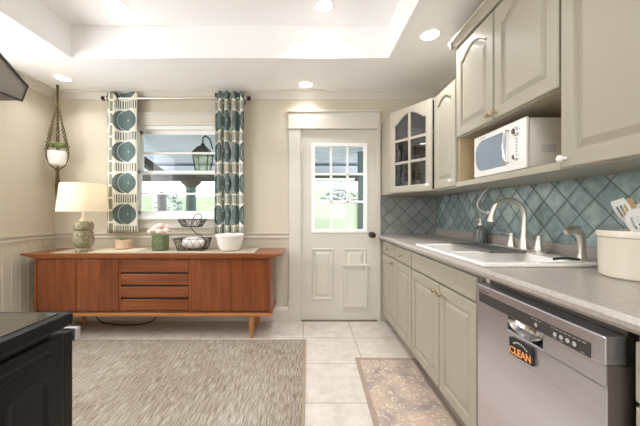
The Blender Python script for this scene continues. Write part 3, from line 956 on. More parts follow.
# magnet sign that reads CLEAN
def text_mesh(body, size):
    cu = bpy.data.curves.new('txt', 'FONT'); cu.body = body; cu.size = size; cu.align_x = 'CENTER'; cu.align_y = 'CENTER'; cu.extrude = .0004; cu.offset = size * .03
    o = bpy.data.objects.new('txt', cu); COL.objects.link(o)
    dg = bpy.context.evaluated_depsgraph_get(); me = bpy.data.meshes.new_from_object(o.evaluated_get(dg))
    bpy.data.objects.remove(o); bpy.data.curves.remove(cu)
    b = bmesh.new(); b.from_mesh(me); bpy.data.meshes.remove(me)
    return b
mgc = Vector((dwx - .0065, 1.045, .667))
mg = thing('magnet_sign', mgc, 'small black magnet reading CLEAN in orange on the dishwasher door', 'magnet')
face = Matrix.Translation(mgc) @ Matrix.Rotation(math.radians(-4), 4, 'X')
MB().box(-.003, .0055, -.056, .056, -.03, .03, .0015, face).build('board', M['signblack'], mg)
# text plane: local x -> -Y world, local y -> Z world, normal -> -X
TM = Matrix(((0, 0, -1, 0), (-1, 0, 0, 0), (0, 1, 0, 0), (0, 0, 0, 1)))
m = MB(); m.join(text_mesh('CLEAN', .034), face @ Matrix.Translation((-.0042, 0, -.0125)) @ TM); m.build('word', M['orange'], mg)
m = MB()
for i in range(9):
    a_ = PI * i / 9; a2 = PI * (i + 1) / 9
    m.box(-.0037, -.003, -.036 + .008 * i, -.030 + .008 * i, .008 + .012 * math.sin(a_), .013 + .012 * math.sin(a_), 0, face)
m.build('plate_drawing', M['greymark'], mg)

# ------------------------------------------------------------------ microwave
mx, my0, my1, mz0, mz1 = 1.062, 1.452, 1.905, 1.368, 1.612
mw = thing('microwave', (1.2, 1.68, 1.3525), 'white retro microwave with a chrome handle on the open cabinet shelf', 'microwave')
MB().box(mx + .01, 1.352, my0, my1, mz0, mz1, .012).build('housing', M['white'], mw, True)
MB().box(mx - .008, mx + .0095, my0 - .002, my1 + .002, mz0 - .004, mz1 + .003, .007).build('front', M['white'], mw, True)
m = MB()
def dshape(d, x):
    pts = []
    ya, yb, za, zb_ = 1.60 + d, 1.882 - d, 1.402 + d, 1.578 - d
    n = 8
    # curved far side, straight near side
    pts.append((x, ya, za))
    for i in range(n * 2 + 1):
        a_ = -PI / 2 + PI * i / (2 * n)
        pts.append((x, yb - .085 + .085 * math.cos(a_), (za + zb_) / 2 + (zb_ - za) / 2 * (abs(math.sin(a_)) ** .7) * (1 if a_ > 0 else -1)))
    pts.append((x, ya, zb_))
    return pts
m.loops([dshape(-.004, mx - .008), dshape(0, mx - .0105), dshape(.004, mx - .010)], capfirst=False)
m.build('door_window', M['mwglass'], mw)
m = MB(); m.tube(smooth_pts([(mx - .009, 1.575, 1.575), (mx - .028, 1.578, 1.568), (mx - .036, 1.58, 1.50), (mx - .028, 1.578, 1.42), (mx - .009, 1.575, 1.408)]), .0065, 10)
m.build('handle', M['chrome'], mw, True)
for z, r_ in ((1.558, .024), (1.428, .018)):
    m = MB(); m.lathe([(r_, 0), (r_, .004), (r_ * .8, .006), (r_ * .75, .016), (r_ * .6, .018)], (0, 0, 0), 20, Matrix.Translation((mx - .008, 1.515, z)) @ Matrix.Rotation(-PI / 2, 4, 'Y'))
    dl = m.build('dial', M['chrome'], mw, True)
    m = MB(); disc_x(m, mx - .0262, 1.515, z, r_ * .55); m.build('dial_face', M['darkgap'], dl)
for i in range(5):
    m = MB(); disc_x(m, mx - .008, 1.515, 1.52 - i * .016, .005, .003); m.build('button', M['greymark'], mw)
m = MB()
for i in range(6): m.box(mx - .0086, mx - .008, 1.78 + i * .009, 1.786 + i * .009, 1.592, 1.597)
m.build('maker_badge', M['greymark'], mw)
m = MB()
for i in range(5): m.box(1.13, 1.20 + .005 * (i % 2), my0 - .0006, my0 + .0002, 1.44 + i * .008, 1.443 + i * .008)
m.build('printed_notice', M['porchgrey'], mw)
for y in (1.50, 1.86):
    for x in (1.10, 1.31):
        m = MB(); m.lathe([(.012, 0), (.014, .012), (.014, .017)], (x, y, 1.3525), 12); m.build('foot', M['rubber'], mw, True)

# ------------------------------------------------------------------ range and hood
rg = thing('kitchen_range', (-.94, .38, 0), 'black freestanding electric range with a glass cooktop at the lower left', 'stove')
rx1, rx0, ry0, ry1 = -.566, -1.325, .05, .698
m = MB(); m.box(rx0, rx1, ry0, ry1, .06, .868, .004)
# pressed outline on the right side panel
def press(m, y0, y1, z0, z1, r):
    rr_ = lambda d, x: [(x, p[0], p[1]) for p in [(q[0], q[1]) for q in rrect(y0 + d, y1 - d, z0 + d, z1 - d, max(.004, r - d), 0)]]
    m.loops([rr_(0, rx1 - .0005), rr_(.004, rx1 + .0022), rr_(.010, rx1 + .0022), rr_(.018, rx1 + .0005)], caplast=False)
press(m, .555, .66, .12, .795, .022)
press(m, .535, .66, .826, .848, .010)
m.build('body', M['black'], rg)
m = MB(); m.box(rx0 - .008, -.562, ry0, .722, .880, .912, .007); m.build('cooktop_frame', M['black'], rg)
m = MB(); m.box(rx0 + .02, -.582, ry0 + .03, .70, .9115, .9145, .001); ctp = m.build('glass_top', M['cooktop'], rg)
for cx, cy, r_ in ((-.75, .50, .10), (-1.13, .50, .085), (-.75, .22, .085), (-1.13, .22, .10)):
    m = MB(); m.lathe([(r_, 0), (r_, .0004), (r_ - .003, .0004), (r_ - .003, 0)], (cx, cy, .9145), 40, cap=False); m.build('burner_ring', M['strip'], ctp)
MB().box(rx0 + .01, rx1 - .012, ry0 + .02, .67, .868, .880).build('vent_gap', M['rubber'], rg)
m = MB(); m.box(rx0 + .006, rx1 - .004, ry1 + .001, ry1 + .03, .20, .865, .004); m.build('oven_door', M['black'], rg)
m = MB(); m.box(rx0 + .015, rx1 + .003, ry1 + .031, ry1 + .046, .836, .868, .003); m.build('handle', M['steel'], rg)
for x in (rx0 + .04, rx1 - .04):
    for y in (ry0 + .05, ry1 - .05):
        m = MB(); m.lathe([(.02, 0), (.014, .02), (.014, .06)], (x, y, 0), 10); m.build('foot', M['rubber'], rg)
hd = thing('range_hood', (-.94, .3, 1.36), 'sloped brushed steel range hood at the upper left edge above the stove', 'range hood')
m = MB(); m.prism([(.022, 1.366), (.582, 1.366), (.594, 1.398), (.03 + .022, 1.745), (.022, 1.745)], 'x', -1.325, -.556)
m.build('canopy', M['hood'], hd)
m = MB()
e_ = .0025
m.tube([(-.555, .04, 1.7525), (-.555, .052, 1.7475), (-.555, .594, 1.3995), (-.555, .582, 1.366), (-.555, .03, 1.366)], e_, 6)
m.build('edge_trim', M['strip'], hd)
MB().box(-1.30, -.58, .06, .55, 1.358, 1.3655).build('filter', M['strip'], hd)

# ------------------------------------------------------------------ sideboard and the things on it
TZ = .772
sbx0, sbx1, sf, sbk = -2.49, -.337, 2.725, 3.13
side = thing('sideboard', (-1.41, 2.93, 0), 'long teak mid-century sideboard with four centre drawers under the window', 'sideboard')
m = MB()
m.box(sbx0, sbx0 + .022, sf, sbk, .232, .733); m.box(sbx1 - .022, sbx1, sf, sbk, .232, .733)
m.box(sbx0 + .022, sbx1 - .022, sbk - .01, sbk, .232, .733); m.box(sbx0 + .022, sbx1 - .022, sf + .02, sbk - .01, .232, .25)
m.box(-1.722, -1.702, sf + .006, sbk - .01, .25, .733); m.box(-1.085, -1.065, sf + .006, sbk - .01, .25, .733)
m.box(sbx0 + .022, sbx1 - .022, sf + .002, sbk - .01, .715, .733)
m.build('carcass', M['teakv'], side)
m = MB(); m.prism([(-2.60, .772), (-2.60, .764), (sbx0 - .004, .734), (sbx1 + .004, .734), (-.238, .764), (-.238, .772)], 'y', 2.705, 3.15)
m.build('top', M['teakh'], side)
m = MB(); m.box(sbx0 - .012, sbx1 + .012, sf - .018, sbk - .002, .205, .231, .004); m.build('base_frame', M['teaklight'], side)
for x0, x1 in ((sbx0 + .025, -2.112), (-2.108, -1.726), (-1.062, -.70), (-.696, sbx1 - .025)):
    MB().box(x0, x1, sf + .004, sf + .022, .252, .713, .002).build('door', M['teakv'], side)
for i in range(4):
    z = .256 + i * .1155
    d = MB().box(-1.70, -1.087, sf + (.004), sf + .022, z, z + (.098 if i < 3 else .108), .003).build('drawer', M['teakh'], side)
MB().box(-1.70, -1.087, sf + .03, sf + .034, .252, .714).build('drawer_gap_shade', M['porchdark'], side)  # dark sheet painted in for the shade between drawer fronts
for x in (-2.28, -.515):
    for y in (2.745, 3.06):
        m = MB(); m.lathe([(.014, 0), (.029, .17), (.029, .2055)], (x, y, 0), 14); m.build('leg', M['teaklight'], side, True)

run = MB().box(-2.36, -.50, 2.745, 3.12, TZ + .0005, TZ + .004, .001)
tag(run.build('table_runner', M['linen']), 'pale beige runner lying along the top of the teak sideboard', 'runner')
RZ = TZ + .0045
pm = at(122, 251, 2.93)
m = MB(); m.box(-.215, .215, -.14, .14, 0, .006, .002, Matrix.Translation((-1.83, 2.93, RZ)) @ Matrix.Rotation(.12, 4, 'Z'))
tag(m.build('placemat', M['mat']), 'cream woven placemat between the lamp and the flower vase', 'placemat')

# lamp
lx, ly = (83.5 - 308) * 2.81 / 300, 2.81
lp = thing('table_lamp', (lx, ly, RZ), 'table lamp with mottled green ceramic base and white drum shade on the sideboard', 'lamp')
m = MB(); m.lathe([(.066, 0), (.070, .008), (.066, .03), (.058, .042), (.066, .052), (.078, .066), (.081, .10), (.081, .165), (.076, .188), (.066, .198), (.068, .206), (.080, .216), (.083, .24), (.080, .272), (.070, .284), (.03, .29)], (lx, ly, RZ), 36)
m.build('base', M['glaze'], lp, True)
m = MB(); m.lathe([(.034, .288), (.030, .305), (.014, .325), (.012, .40), (.016, .405), (.016, .45)], (lx, ly, RZ), 16); m.build('neck', M['lampbrass'], lp, True)
m = MB(); m.lathe([(.205, .378), (.178, .636), (.175, .636), (.202, .378), (.205, .378)], (lx, ly, RZ), 48, cap=False)
for k in range(3):
    a_ = k * 2 * PI / 3
    m.tube([(lx + .015 * math.cos(a_), ly + .015 * math.sin(a_), RZ + .44), (lx + .190 * math.cos(a_), ly + .190 * math.sin(a_), RZ + .52)], .002, 6)
m.build('lamp_shade', M['shade'], lp, True)
m = MB(); m.ball((lx, ly, RZ + .49), .03, (1, 1, 1.25)); m.build('bulb', emit('warm bulb', (255, 226, 180), 4), lp, True)

# small clay pot
pp = thing('plant_pot', ((124 - 308) * 3.0 / 300, 2.985, RZ + .0065), 'small blush clay pot with a dark green plant on the placemat', 'pot')
c = tuple(pp.location)
m = MB(); m.lathe([(.052, 0), (.066, .008), (.07, .06), (.074, .064), (.075, .088), (.07, .09), (.066, .075), (.001, .07)], c, 28); m.build('pot', M['pinkpot'], pp, True)
m = MB()
for i in range(9):
    a_ = R.uniform(0, 2 * PI); l_ = R.uniform(.02, .05)
    d_ = Vector((math.cos(a_), math.sin(a_), .6)).normalized()
    m.ball(Vector(c) + Vector((0, 0, .085)) + d_ * l_, .018, (1.5, .7, .3), 1, 0, d_.to_track_quat('X', 'Z').to_matrix().to_4x4())
m.build('leaves', M['leaf'], pp, True)
# thin dark wand of the blind cord behind the vase
# flower vase and roses
vx, vy = (160.5 - 308) * 2.93 / 300, 2.93
vs = thing('flower_vase', (vx, vy, RZ), 'square green glass vase of blush roses on the sideboard', 'vase')
m = MB(); m.loops([rrect(vx - .056, vx + .056, vy - .056, vy + .056, .02, RZ), rrect(vx - .063, vx + .063, vy - .063, vy + .063, .022, RZ + .01), rrect(vx - .063, vx + .063, vy - .063, vy + .063, .022, RZ + .15), rrect(vx - .060, vx + .060, vy - .060, vy + .060, .02, RZ + .15), rrect(vx - .058, vx + .058, vy - .058, vy + .058, .02, RZ + .014)], capfirst=True)
m.build('glass', M['vaseglass'], vs, True)
MB().box(vx - .055, vx + .055, vy - .055, vy + .055, RZ + .0155, RZ + .10, .01).build('water', glass('vase water', (206, 218, 184), .02, .02, .12, (140, 158, 110)), vs)
heads = [(-.075, -.03, .185), (-.035, -.06, .205), (.02, -.065, .19), (.07, -.03, .195), (-.05, .03, .225), (.0, -.01, .24), (.045, .03, .225), (.0, .06, .21)]
names_ = ['lowest pink rose at the left of the vase', 'pink rose second from the left at the front of the vase', 'front right pink rose low in the green vase', 'rightmost pink rose in the green vase', 'rear left pink rose in the green vase', 'topmost pink rose in the middle of the vase', 'rear right pink rose in the green vase', 'pink rose at the very back of the green vase']
for (hx, hy, hz), lb in zip(heads, names_):
    p = Vector((vx + hx, vy + hy, RZ + hz))
    rs = thing('rose', p, lb, 'rose', 'roses in the vase')
    m = MB()
    m.ball(p, .02, (1, 1, 1.1), 2)
    for ring, (n_, rr_, tilt) in enumerate(((5, .018, .7), (6, .027, 1.0))):
        for i in range(n_):
            a_ = 2 * PI * i / n_ + ring * .5
            d_ = Vector((math.cos(a_) * tilt, math.sin(a_) * tilt, .5 - .5 * ring)).normalized()
            m.ball(p + d_ * rr_, .021, (.45, 1, .9), 1, 0, d_.to_track_quat('X', 'Z').to_matrix().to_4x4())
    m.build('petals', M['rose'], rs, True)
    m = MB(); m.tube([p - Vector((0, 0, .015)), Vector((vx + hx * .5, vy + hy * .6, RZ + .11)), Vector((vx - hx * .4, vy - hy * .4, RZ + .02))], .003, 6)
    for k in range(2):
        a_ = R.uniform(0, 6.28)
        m.ball((vx + hx * .45 + .012 * math.cos(a_), vy + hy * .45 + .012 * math.sin(a_), RZ + .08 + .04 * k), .022, (.9, .3, 1.2), 1)
    m.build('stem', M['leaf'], rs, True)

# two-tier wire basket
wx, wy = (193 - 308) * 2.95 / 300, 2.95
wb = thing('wire_basket_stand', (wx, wy, RZ), 'dark two-tier wire basket stand between the vase and the white bowl', 'basket')
def basket(name, cx, cy, zbot, ztop, hb, ht, db, dt):
    m = MB()
    r_ = .0032
    def rc(h, d, z): return [(cx - h, cy - d, z), (cx + h, cy - d, z), (cx + h, cy + d, z), (cx - h, cy + d, z)]
    lo, hi = rc(hb, db, zbot), rc(ht, dt, ztop)
    for q in (lo, hi):
        for i in range(4): m.tube([q[i], q[(i + 1) % 4]], r_, 6)
    for i in range(4):
        a_, b_, c_, d_ = Vector(lo[i]), Vector(lo[(i + 1) % 4]), Vector(hi[(i + 1) % 4]), Vector(hi[i])
        m.tube([a_, d_], r_, 6)
        n_ = 4
        for k in range(n_):
            s0, s1 = k / n_, (k + 1) / n_
            m.tube([a_.lerp(b_, s0), d_.lerp(c_, s1)], .002, 5); m.tube([a_.lerp(b_, s1), d_.lerp(c_, s0)], .002, 5)
    for k in range(1, 6):
        s = k / 6
        m.tube([Vector(lo[0]).lerp(Vector(lo[1]), s), Vector(lo[3]).lerp(Vector(lo[2]), s)], .002, 5)
    return m.build(name, M['wire'], wb)
basket('lower_basket', wx, wy, RZ + .004, RZ + .115, .12, .155, .07, .09)
basket('upper_basket', wx - .005, wy, RZ + .23, RZ + .30, .075, .115, .055, .07)
m = MB()
zz = RZ
m.tube(smooth_pts([(wx + .05, wy + .07, zz + .004), (wx + .11, wy + .06, zz + .06), (wx + .075, wy + .05, zz + .13), (wx + .02, wy + .03, zz + .16), (wx - .02, wy, zz + .23), (wx + .0, wy, zz + .30), (wx + .02, wy, zz + .34), (wx + .06, wy, zz + .355), (wx + .085, wy, zz + .33), (wx + .075, wy, zz + .30)]), .004, 8)
m.build('stem', M['wire'], wb, True)
m = MB()
b = bmesh.new()
bmesh.ops.create_uvsphere(b, u_segments=28, v_segments=12, radius=1)
for v in b.verts:
    k = 1 + .10 * math.sin(v.co.x * 9 + v.co.y * 7) * math.sin(v.co.y * 8 + 1)
    v.co = Vector((wx + v.co.x * .112 * k, wy + v.co.y * .06 * k, RZ + .072 + v.co.z * .055 * k))
m.join(b)
tag(m.build('folded_napkin', M['cloth'], None, True), 'crumpled white cloth in the lower tier of the wire basket', 'cloth')
# white mixing bowl
bx_, by_ = (230 - 308) * 2.93 / 300, 2.93
tag(MB().lathe([(.075, 0), (.09, .004), (.115, .045), (.128, .11), (.131, .135), (.142, .138), (.142, .158), (.135, .16), (.128, .150), (.110, .045), (.001, .012)], (bx_, by_, RZ), 40, cap=False).build('mixing_bowl', M['ceramic'], None, True), 'white ceramic mixing bowl at the right end of the sideboard', 'bowl')

# black cable under the sideboard
m = MB()
m.tube(smooth_pts([(-2.02, 3.10, .21), (-2.18, 3.10, .10), (-2.12, 3.08, .02), (-1.95, 3.05, .0075), (-1.75, 3.04, .0075), (-1.60, 3.08, .03), (-1.55, 3.11, .12), (-1.53, 3.115, .20)]), .006, 8)
tag(m.build('power_cord', M['rubber'], None, True), 'black cord hanging in a loop behind the legs of the sideboard', 'cord')

# ------------------------------------------------------------------ hanging planter
hx, hy = (57.5 - 308) * 3.0 / 300, 3.0
hp = thing('hanging_planter', (hx, hy, 1.6), 'white pot with succulents in a jute macrame hanger near the left wall', 'planter')
zt, zbp = 1.755, 1.615
m = MB(); m.lathe([(.060, 0), (.078, .012), (.088, .05), (.091, .10), (.090, .137), (.085, .139), (.083, .125), (.001, .123)], (hx, hy, zbp), 32); m.build('pot', M['potwhite'], hp, True)
m = MB()
for i in range(18):
    a_ = R.uniform(0, 6.28); d_ = R.uniform(.0, .062); cx, cy = hx + d_ * math.cos(a_), hy + d_ * math.sin(a_)
    for k in range(9):
        b_ = R.uniform(0, 6.28); e_ = Vector((math.cos(b_), math.sin(b_), R.uniform(.3, 1.6))).normalized()
        m.ball(Vector((cx, cy, zt + .035)) + e_ * .036, .028, (1, .35, .25), 1, 0, e_.to_track_quat('X', 'Z').to_matrix().to_4x4())
m.build('succulents', M['succulent'], hp, True)
m = MB()
m.tube([(hx, hy, 2.419), (hx, hy, 2.405)], .012, 10)
m.tube([(hx, hy, 2.41), (hx, hy, 2.24)], .011, 8)
for k in range(3):
    a_ = k * 2 * PI / 3 + .15
    ex, ey = hx + .096 * math.cos(a_), hy + .096 * math.sin(a_)
    top_, bot_ = Vector((hx, hy, 2.26)), Vector((ex, ey, zt - .01))
    for ph in (0, PI):
        pts = []
        for i in range(61):
            s = i / 60
            p = top_.lerp(bot_, s)
            w_ = .005 + (.006 if s > .5 else 0)
            an = s * 46 + ph
            pts.append(p + Vector((math.cos(an) * w_, math.sin(an) * w_, 0)))
        m.tube(pts, .0058, 6)
    m.tube(smooth_pts([bot_, (hx + .097 * math.cos(a_), hy + .097 * math.sin(a_), zbp + .08), (hx + .072 * math.cos(a_), hy + .072 * math.sin(a_), zbp + .006), (hx + .02 * math.cos(a_), hy + .02 * math.sin(a_), zbp - .035), (hx, hy, zbp - .045)]), .006, 6)
m.ball((hx, hy, zbp - .05), .018, (1, 1, 1.2), 2)
for i in range(9):
    a_ = i * .7
    m.tube([(hx + .006 * math.cos(a_), hy + .006 * math.sin(a_), zbp - .05), (hx + .016 * math.cos(a_), hy + .016 * math.sin(a_), zbp - .20), (hx + .008 * math.cos(a_ + .4), hy + .01 * math.sin(a_), zbp - .38 - .02 * (i % 3))], .005, 6)
m.build('macrame_hanger', M['rope'], hp, True)

# ------------------------------------------------------------------ curtains
rodY, rodZ = 3.085, 2.318
rod = thing('curtain_rod', (-1.36, rodY, rodZ), 'thin bronze curtain rod with round finials above the window', 'curtain rod')
m = MB(); m.tube([(-2.09, rodY, rodZ), (-.625, rodY, rodZ)], .011, 12); m.build('pole', M['nickel'], rod, True)
for x, s in ((-2.105, -1), (-.61, 1)):
    m = MB(); m.ball((x, rodY, rodZ), .024); m.build('finial', M['darkmetal'], rod, True)
for x in (-2.06, -.655):
    m = MB(); m.tube([(x, rodY, rodZ - .012), (x, rodY + .03, rodZ - .03), (x, YB - .001, rodZ - .03)], .007, 8); m.build('bracket', M['darkmetal'], rod, True)

def curtain(x0, x1, zt, zb, folds, amp, ulen, u0, v0, lab, phase=0):
    NU, NZ = 120, 30
    root = thing('curtain', ((x0 + x1) / 2, rodY, zb), lab, 'curtain', 'window curtains')
    b = bmesh.new(); uvl = b.loops.layers.uv.new('UVMap')
    grid = []
    for j in range(NZ + 1):
        s = j / NZ; z = zt + (zb - zt) * s
        row = []
        for i in range(NU + 1):
            t_ = i / NU
            an = 2 * PI * folds * t_ + phase
            a2 = amp * (.85 + .15 * s) * (1 + .25 * math.sin(3.1 * t_ + 2 * s))
            x = x0 + (x1 - x0) * t_ + .30 * amp * math.sin(2 * an) * -1 * (.6 + .4 * s) + .004 * math.sin(5 * s + t_ * 9)
            y = rodY + a2 * math.sin(an)
            row.append((b.verts.new((x, y, z)), u0 + ulen * t_, v0 + (z - zb)))
        grid.append(row)
    for j in range(NZ):
        for i in range(NU):
            q = (grid[j][i], grid[j + 1][i], grid[j + 1][i + 1], grid[j][i + 1])
            f = b.faces.new([k[0] for k in q])
            for lp_, k in zip(f.loops, q): lp_[uvl].uv = (k[1], k[2])
    off = wloc(root)
    for v in b.verts: v.co -= off
    me = bpy.data.meshes.new('cloth'); b.to_mesh(me); b.free()
    me.polygons.foreach_set('use_smooth', [True] * len(me.polygons)); me.materials.append(M['curtain'])
    o = bpy.data.objects.new('cloth', me); COL.objects.link(o); o.parent = root
    sm = o.modifiers.new('thick', 'SOLIDIFY'); sm.thickness = .003
    n_ = max(2, int(folds * 2))
    for k in range(n_):
        t_ = (k + .5 - phase / PI) / (folds * 2) if False else ((k * PI - phase) / (2 * PI * folds))
        if not 0 <= t_ <= 1: continue
        gx = x0 + (x1 - x0) * t_
        m = MB(); m.tube([(gx, rodY + .022 * math.cos(q * PI / 8), rodZ + .022 * math.sin(q * PI / 8)) for q in range(16)], .004, 6, True)
        m.build('grommet', M['darkmetal'], root, True)
curtain(-2.075, -1.755, 2.378, .935, 1.5, .022, .365, -.05, .012, 'patterned teal and cream curtain panel left of the window', 2.6)
curtain(-.955, -.655, 2.385, .925, 4.0, .034, 1.05, .06, .012, 'patterned teal and cream curtain panel bunched right of the window', .6)

# ------------------------------------------------------------------ rugs
m = MB(); m.box(-2.15, -.035, .90, 2.675, .0005, .009, .003)
rug = m.build('woven_rug', M['rug'], origin=(-1.1, 1.8, 0)); tag(rug, 'large tan and cream streaky woven rug in front of the sideboard', 'rug')
m = MB(); m.box(-.035, -.018, .90, 2.69, .0005, .009, .002); m.box(-2.15, -.035, 2.675, 2.69, .0005, .009, .002); m.box(-2.167, -2.15, .90, 2.69, .0005, .009, .002)
m.build('binding', M['rugedge'], rug)
RM = Matrix.Translation((.59, 1.72, 0)) @ Matrix.Rotation(math.radians(-1.2), 4, 'Z')
m = MB(); m.box(-.205, .205, -.60, .60, .0005, .0075, .002, RM)
mat = m.build('kitchen_mat', M['mat_floral'], origin=(.59, 1.72, 0)); tag(mat, 'small faded floral kitchen mat in front of the sink cabinet', 'rug')
m = MB(); m.box(-.235, -.205, -.63, .63, .0005, .008, .002, RM); m.box(.205, .235, -.63, .63, .0005, .008, .002, RM)
m.box(-.205, .205, .60, .63, .0005, .008, .002, RM); m.box(-.205, .205, -.63, -.60, .0005, .008, .002, RM)
m.build('border', M['matedge'], mat)

# ------------------------------------------------------------------ ceiling lights
def can_light(x, y, z, lab, power, r=.062):
    root = thing('recessed_light', (x, y, z - .006), lab, 'ceiling light', 'recessed ceiling lights')
    m = MB(); m.lathe([(r + .013, 0), (r + .012, -.005), (r, -.006), (r, -.001), (r + .013, 0)], (x, y, z + .001), 32, cap=False); m.build('trim_ring', M['ceiling'], root, True)
    m = MB(); m.lathe([(r, 0), (r * .9, -.002), (.001, -.003)], (x, y, z - .002), 32, cap=False); m.build('lens', M['bulb'], root, True)
    ld = bpy.data.lights.new('can_lamp', 'AREA'); ld.shape = 'DISK'; ld.size = r * 1.8; ld.energy = power; ld.color = (.97, .975, 1); ld.spread = math.radians(125)
    lo = bpy.data.objects.new('can_lamp', ld); COL.objects.link(lo); lo.parent = root; lo.location = (0, 0, -.012)
P = 6.5
can_light(-1.42, 2.23, ZT, 'round lit recessed light in the raised ceiling tray, left one', P)
can_light(.12, 2.24, ZT, 'round lit recessed light in the raised ceiling tray, right one', P)
can_light(-2.32, 2.84, ZC, 'round lit recessed light near the hanging planter', P * .4)
can_light(-.02, 2.985, ZC, 'round lit recessed light above the back door', P * .3)
can_light(.875, 2.15, ZC, 'round lit recessed light beside the wall cabinets', P * .9)
can_light(.12, .9, ZT, 'added unseen recessed light in the tray above the near floor', P)  # this and the next two are unseen, added to brighten the room
can_light(-1.42, .9, ZT, 'added unseen recessed light in the tray above the range', P)
can_light(.2, -.9, ZC, 'added unseen recessed light in the low ceiling behind the range wall', P)
pl = bpy.data.lights.new('table_lamp_bulb', 'POINT'); pl.energy = 1.5; pl.color = (1, .92, .80); pl.shadow_soft_size = .05
po = bpy.data.objects.new('table_lamp_bulb', pl); COL.objects.link(po); po.parent = lp; po.location = (0, 0, .56)

# ------------------------------------------------------------------ outside
o = MB().box(-9, 6, T + .001, 5.6, -.2, -.06).build('porch_floor', M['decking']); struct(o)
m = MB()
m.prism([(T + .02, 2.36), (5.75, 1.99), (5.75, 2.05), (T + .02, 2.42)], 'x', -9, 6)
for i in range(16):
    y = T + .1 + i * .15; z = 2.36 - (y - T - .02) * .1506
    m.prism([(y, z - .007), (y + .012, z - .009), (y + .012, z + .004), (y, z + .006)], 'x', -9, 6)
struct(m.build('porch_ceiling', M['porchgrey']))
pb = tag(MB().box(-9, 6, 5.45, 5.65, 1.72, 1.825).build('porch_beam', M['porchdark']), 'dark timber beam under the porch roof beyond the window', 'beam')
MB().box(-9, 6, 5.42, 5.68, 1.8255, 1.985).build('fascia', M['porchgrey'], pb)
def column(px, w_, Y, lab, zt_=1.72):
    c = at(px, 212, Y)
    root = thing('porch_column', (c.x, c.y, -.06), lab, 'column', 'porch columns')
    m = MB(); m.lathe([(w_ / 2, 0), (w_ / 2 * .92, zt_ - .12 + .06)], (c.x, c.y, -.06), 24); m.build('shaft', M['porchgreen'], root, True)
    m = MB(); m.lathe([(w_ * .5, 0), (w_ * .55, .03), (w_ * .85, .08), (w_ * .95, .12)], (c.x, c.y, zt_ - .1205), 24); m.build('capital', M['porchdark'], root, True)
column(191, .20, 5.55, 'dark green porch column behind the lower window panes')
c = at(362, 212, 4.7)
tag(MB().box(c.x - .06, c.x + .07, 4.64, 4.76, -.06, 2.09).build('porch_post', M['porchgreen']), 'dark green porch post at the right of the door glass', 'post')
x0, x1 = at(306, 212, 4.7).x, at(357, 212, 4.7).x
pnl = thing('porch_half_wall', ((x0 + x1) / 2, 4.7, -.06), 'pale green porch half wall seen through the lower door panes', 'panel')
MB().box(x0 - .2, c.x - .061, 4.68, 4.72, -.06, 1.285).build('board', M['palegreen'], pnl)
MB().box(x0 - .2, c.x - .061, 4.65, 4.75, 1.2855, 1.33, .005).build('top_rail', M['porchwhite'], pnl)
c0 = at(328, 179.5, 5.3)
tag(MB().box(-.3, c.x - .03, 5.26, 5.30, c0.z - .02, c0.z + .02).build('porch_rail', M['porchwhite']), 'thin white rail under the dark beam beyond the door glass', 'rail')
# diagonal brace
p1, p0 = at(165, 176, 5.4), at(137, 157, 4.3)
pe = p1 + (p0 - p1) * ((p1.y - T - .005) / (p1.y - p0.y))
m = MB(); m.tube([p1, pe], .075, 4)
tag(m.build('porch_brace', M['porchdark']), 'dark diagonal timber brace at the left of the window view', 'brace')
# lantern
lc = at(203, 143, 4.1); lw = .105
ln_ = thing('porch_lantern', (lc.x, lc.y, 1.70), 'black porch lantern with pale glass hanging outside the window', 'lantern')
m = MB()
zt_ = lc.z
m.loops([rrect(lc.x - .02, lc.x + .02, lc.y - .02, lc.y + .02, .004, zt_ - .01), rrect(lc.x - .028, lc.x + .028, lc.y - .028, lc.y + .028, .004, zt_ - .04), rrect(lc.x - .06, lc.x + .06, lc.y - .06, lc.y + .06, .006, zt_ - .06), rrect(lc.x - lw - .015, lc.x + lw + .015, lc.y - lw - .015, lc.y + lw + .015, .01, zt_ - .15), rrect(lc.x - lw - .015, lc.x + lw + .015, lc.y - lw - .015, lc.y + lw + .015, .01, zt_ - .165)], capfirst=True)
m.build('cap', M['black'], ln_)
m = MB()
for sx in (-1, 1):
    for sy in (-1, 1):
        m.tube([(lc.x + sx * lw, lc.y + sy * lw, zt_ - .16), (lc.x + sx * lw * .68, lc.y + sy * lw * .68, zt_ - .43)], .008, 6)
m.box(lc.x - lw * .75, lc.x + lw * .75, lc.y - lw * .75, lc.y + lw * .75, zt_ - .45, zt_ - .425)
m.build('cage', M['black'], ln_)
m = MB(); m.loops([rrect(lc.x - lw * .95, lc.x + lw * .95, lc.y - lw * .95, lc.y + lw * .95, .01, zt_ - .168), rrect(lc.x - lw * .65, lc.x + lw * .65, lc.y - lw * .65, lc.y + lw * .65, .01, zt_ - .424)], caplast=False); m.build('glass', M['lanternglass'], ln_)
m = MB(); m.tube(smooth_pts([(lc.x + .13, lc.y, zt_ - .08), (lc.x + .09, lc.y, zt_ + .05), (lc.x + .03, lc.y, zt_ + .09), (lc.x, lc.y, zt_ + .06), (lc.x, lc.y, zt_ - .01)]), .009, 8)
m.tube([(lc.x + .04, lc.y, zt_ + .088), (lc.x + .04, lc.y, 2.36 - (lc.y - T - .02) * .15 + .01)], .009, 8)
m.build('hanger', M['black'], ln_, True)
# ribbed feeder on the railing line
fc_ = at(162, 213, 5.0)
m = MB(); prof = [(.13, 0), (.12, .03), (.075, .05)]
for i in range(7): prof += [(.07, .06 + i * .035), (.085, .07 + i * .035), (.07, .08 + i * .035)]
prof += [(.10, .32), (.02, .36)]
m.lathe(prof, (fc_.x, 5.0, 1.135), 20)
m.tube([(fc_.x, 5.0, -.06), (fc_.x, 5.0, 1.135)], .03, 8)
tag(m.build('bird_feeder', M['strip'], None, True), 'dark ribbed post-mounted feeder outside the left of the window', 'feeder')
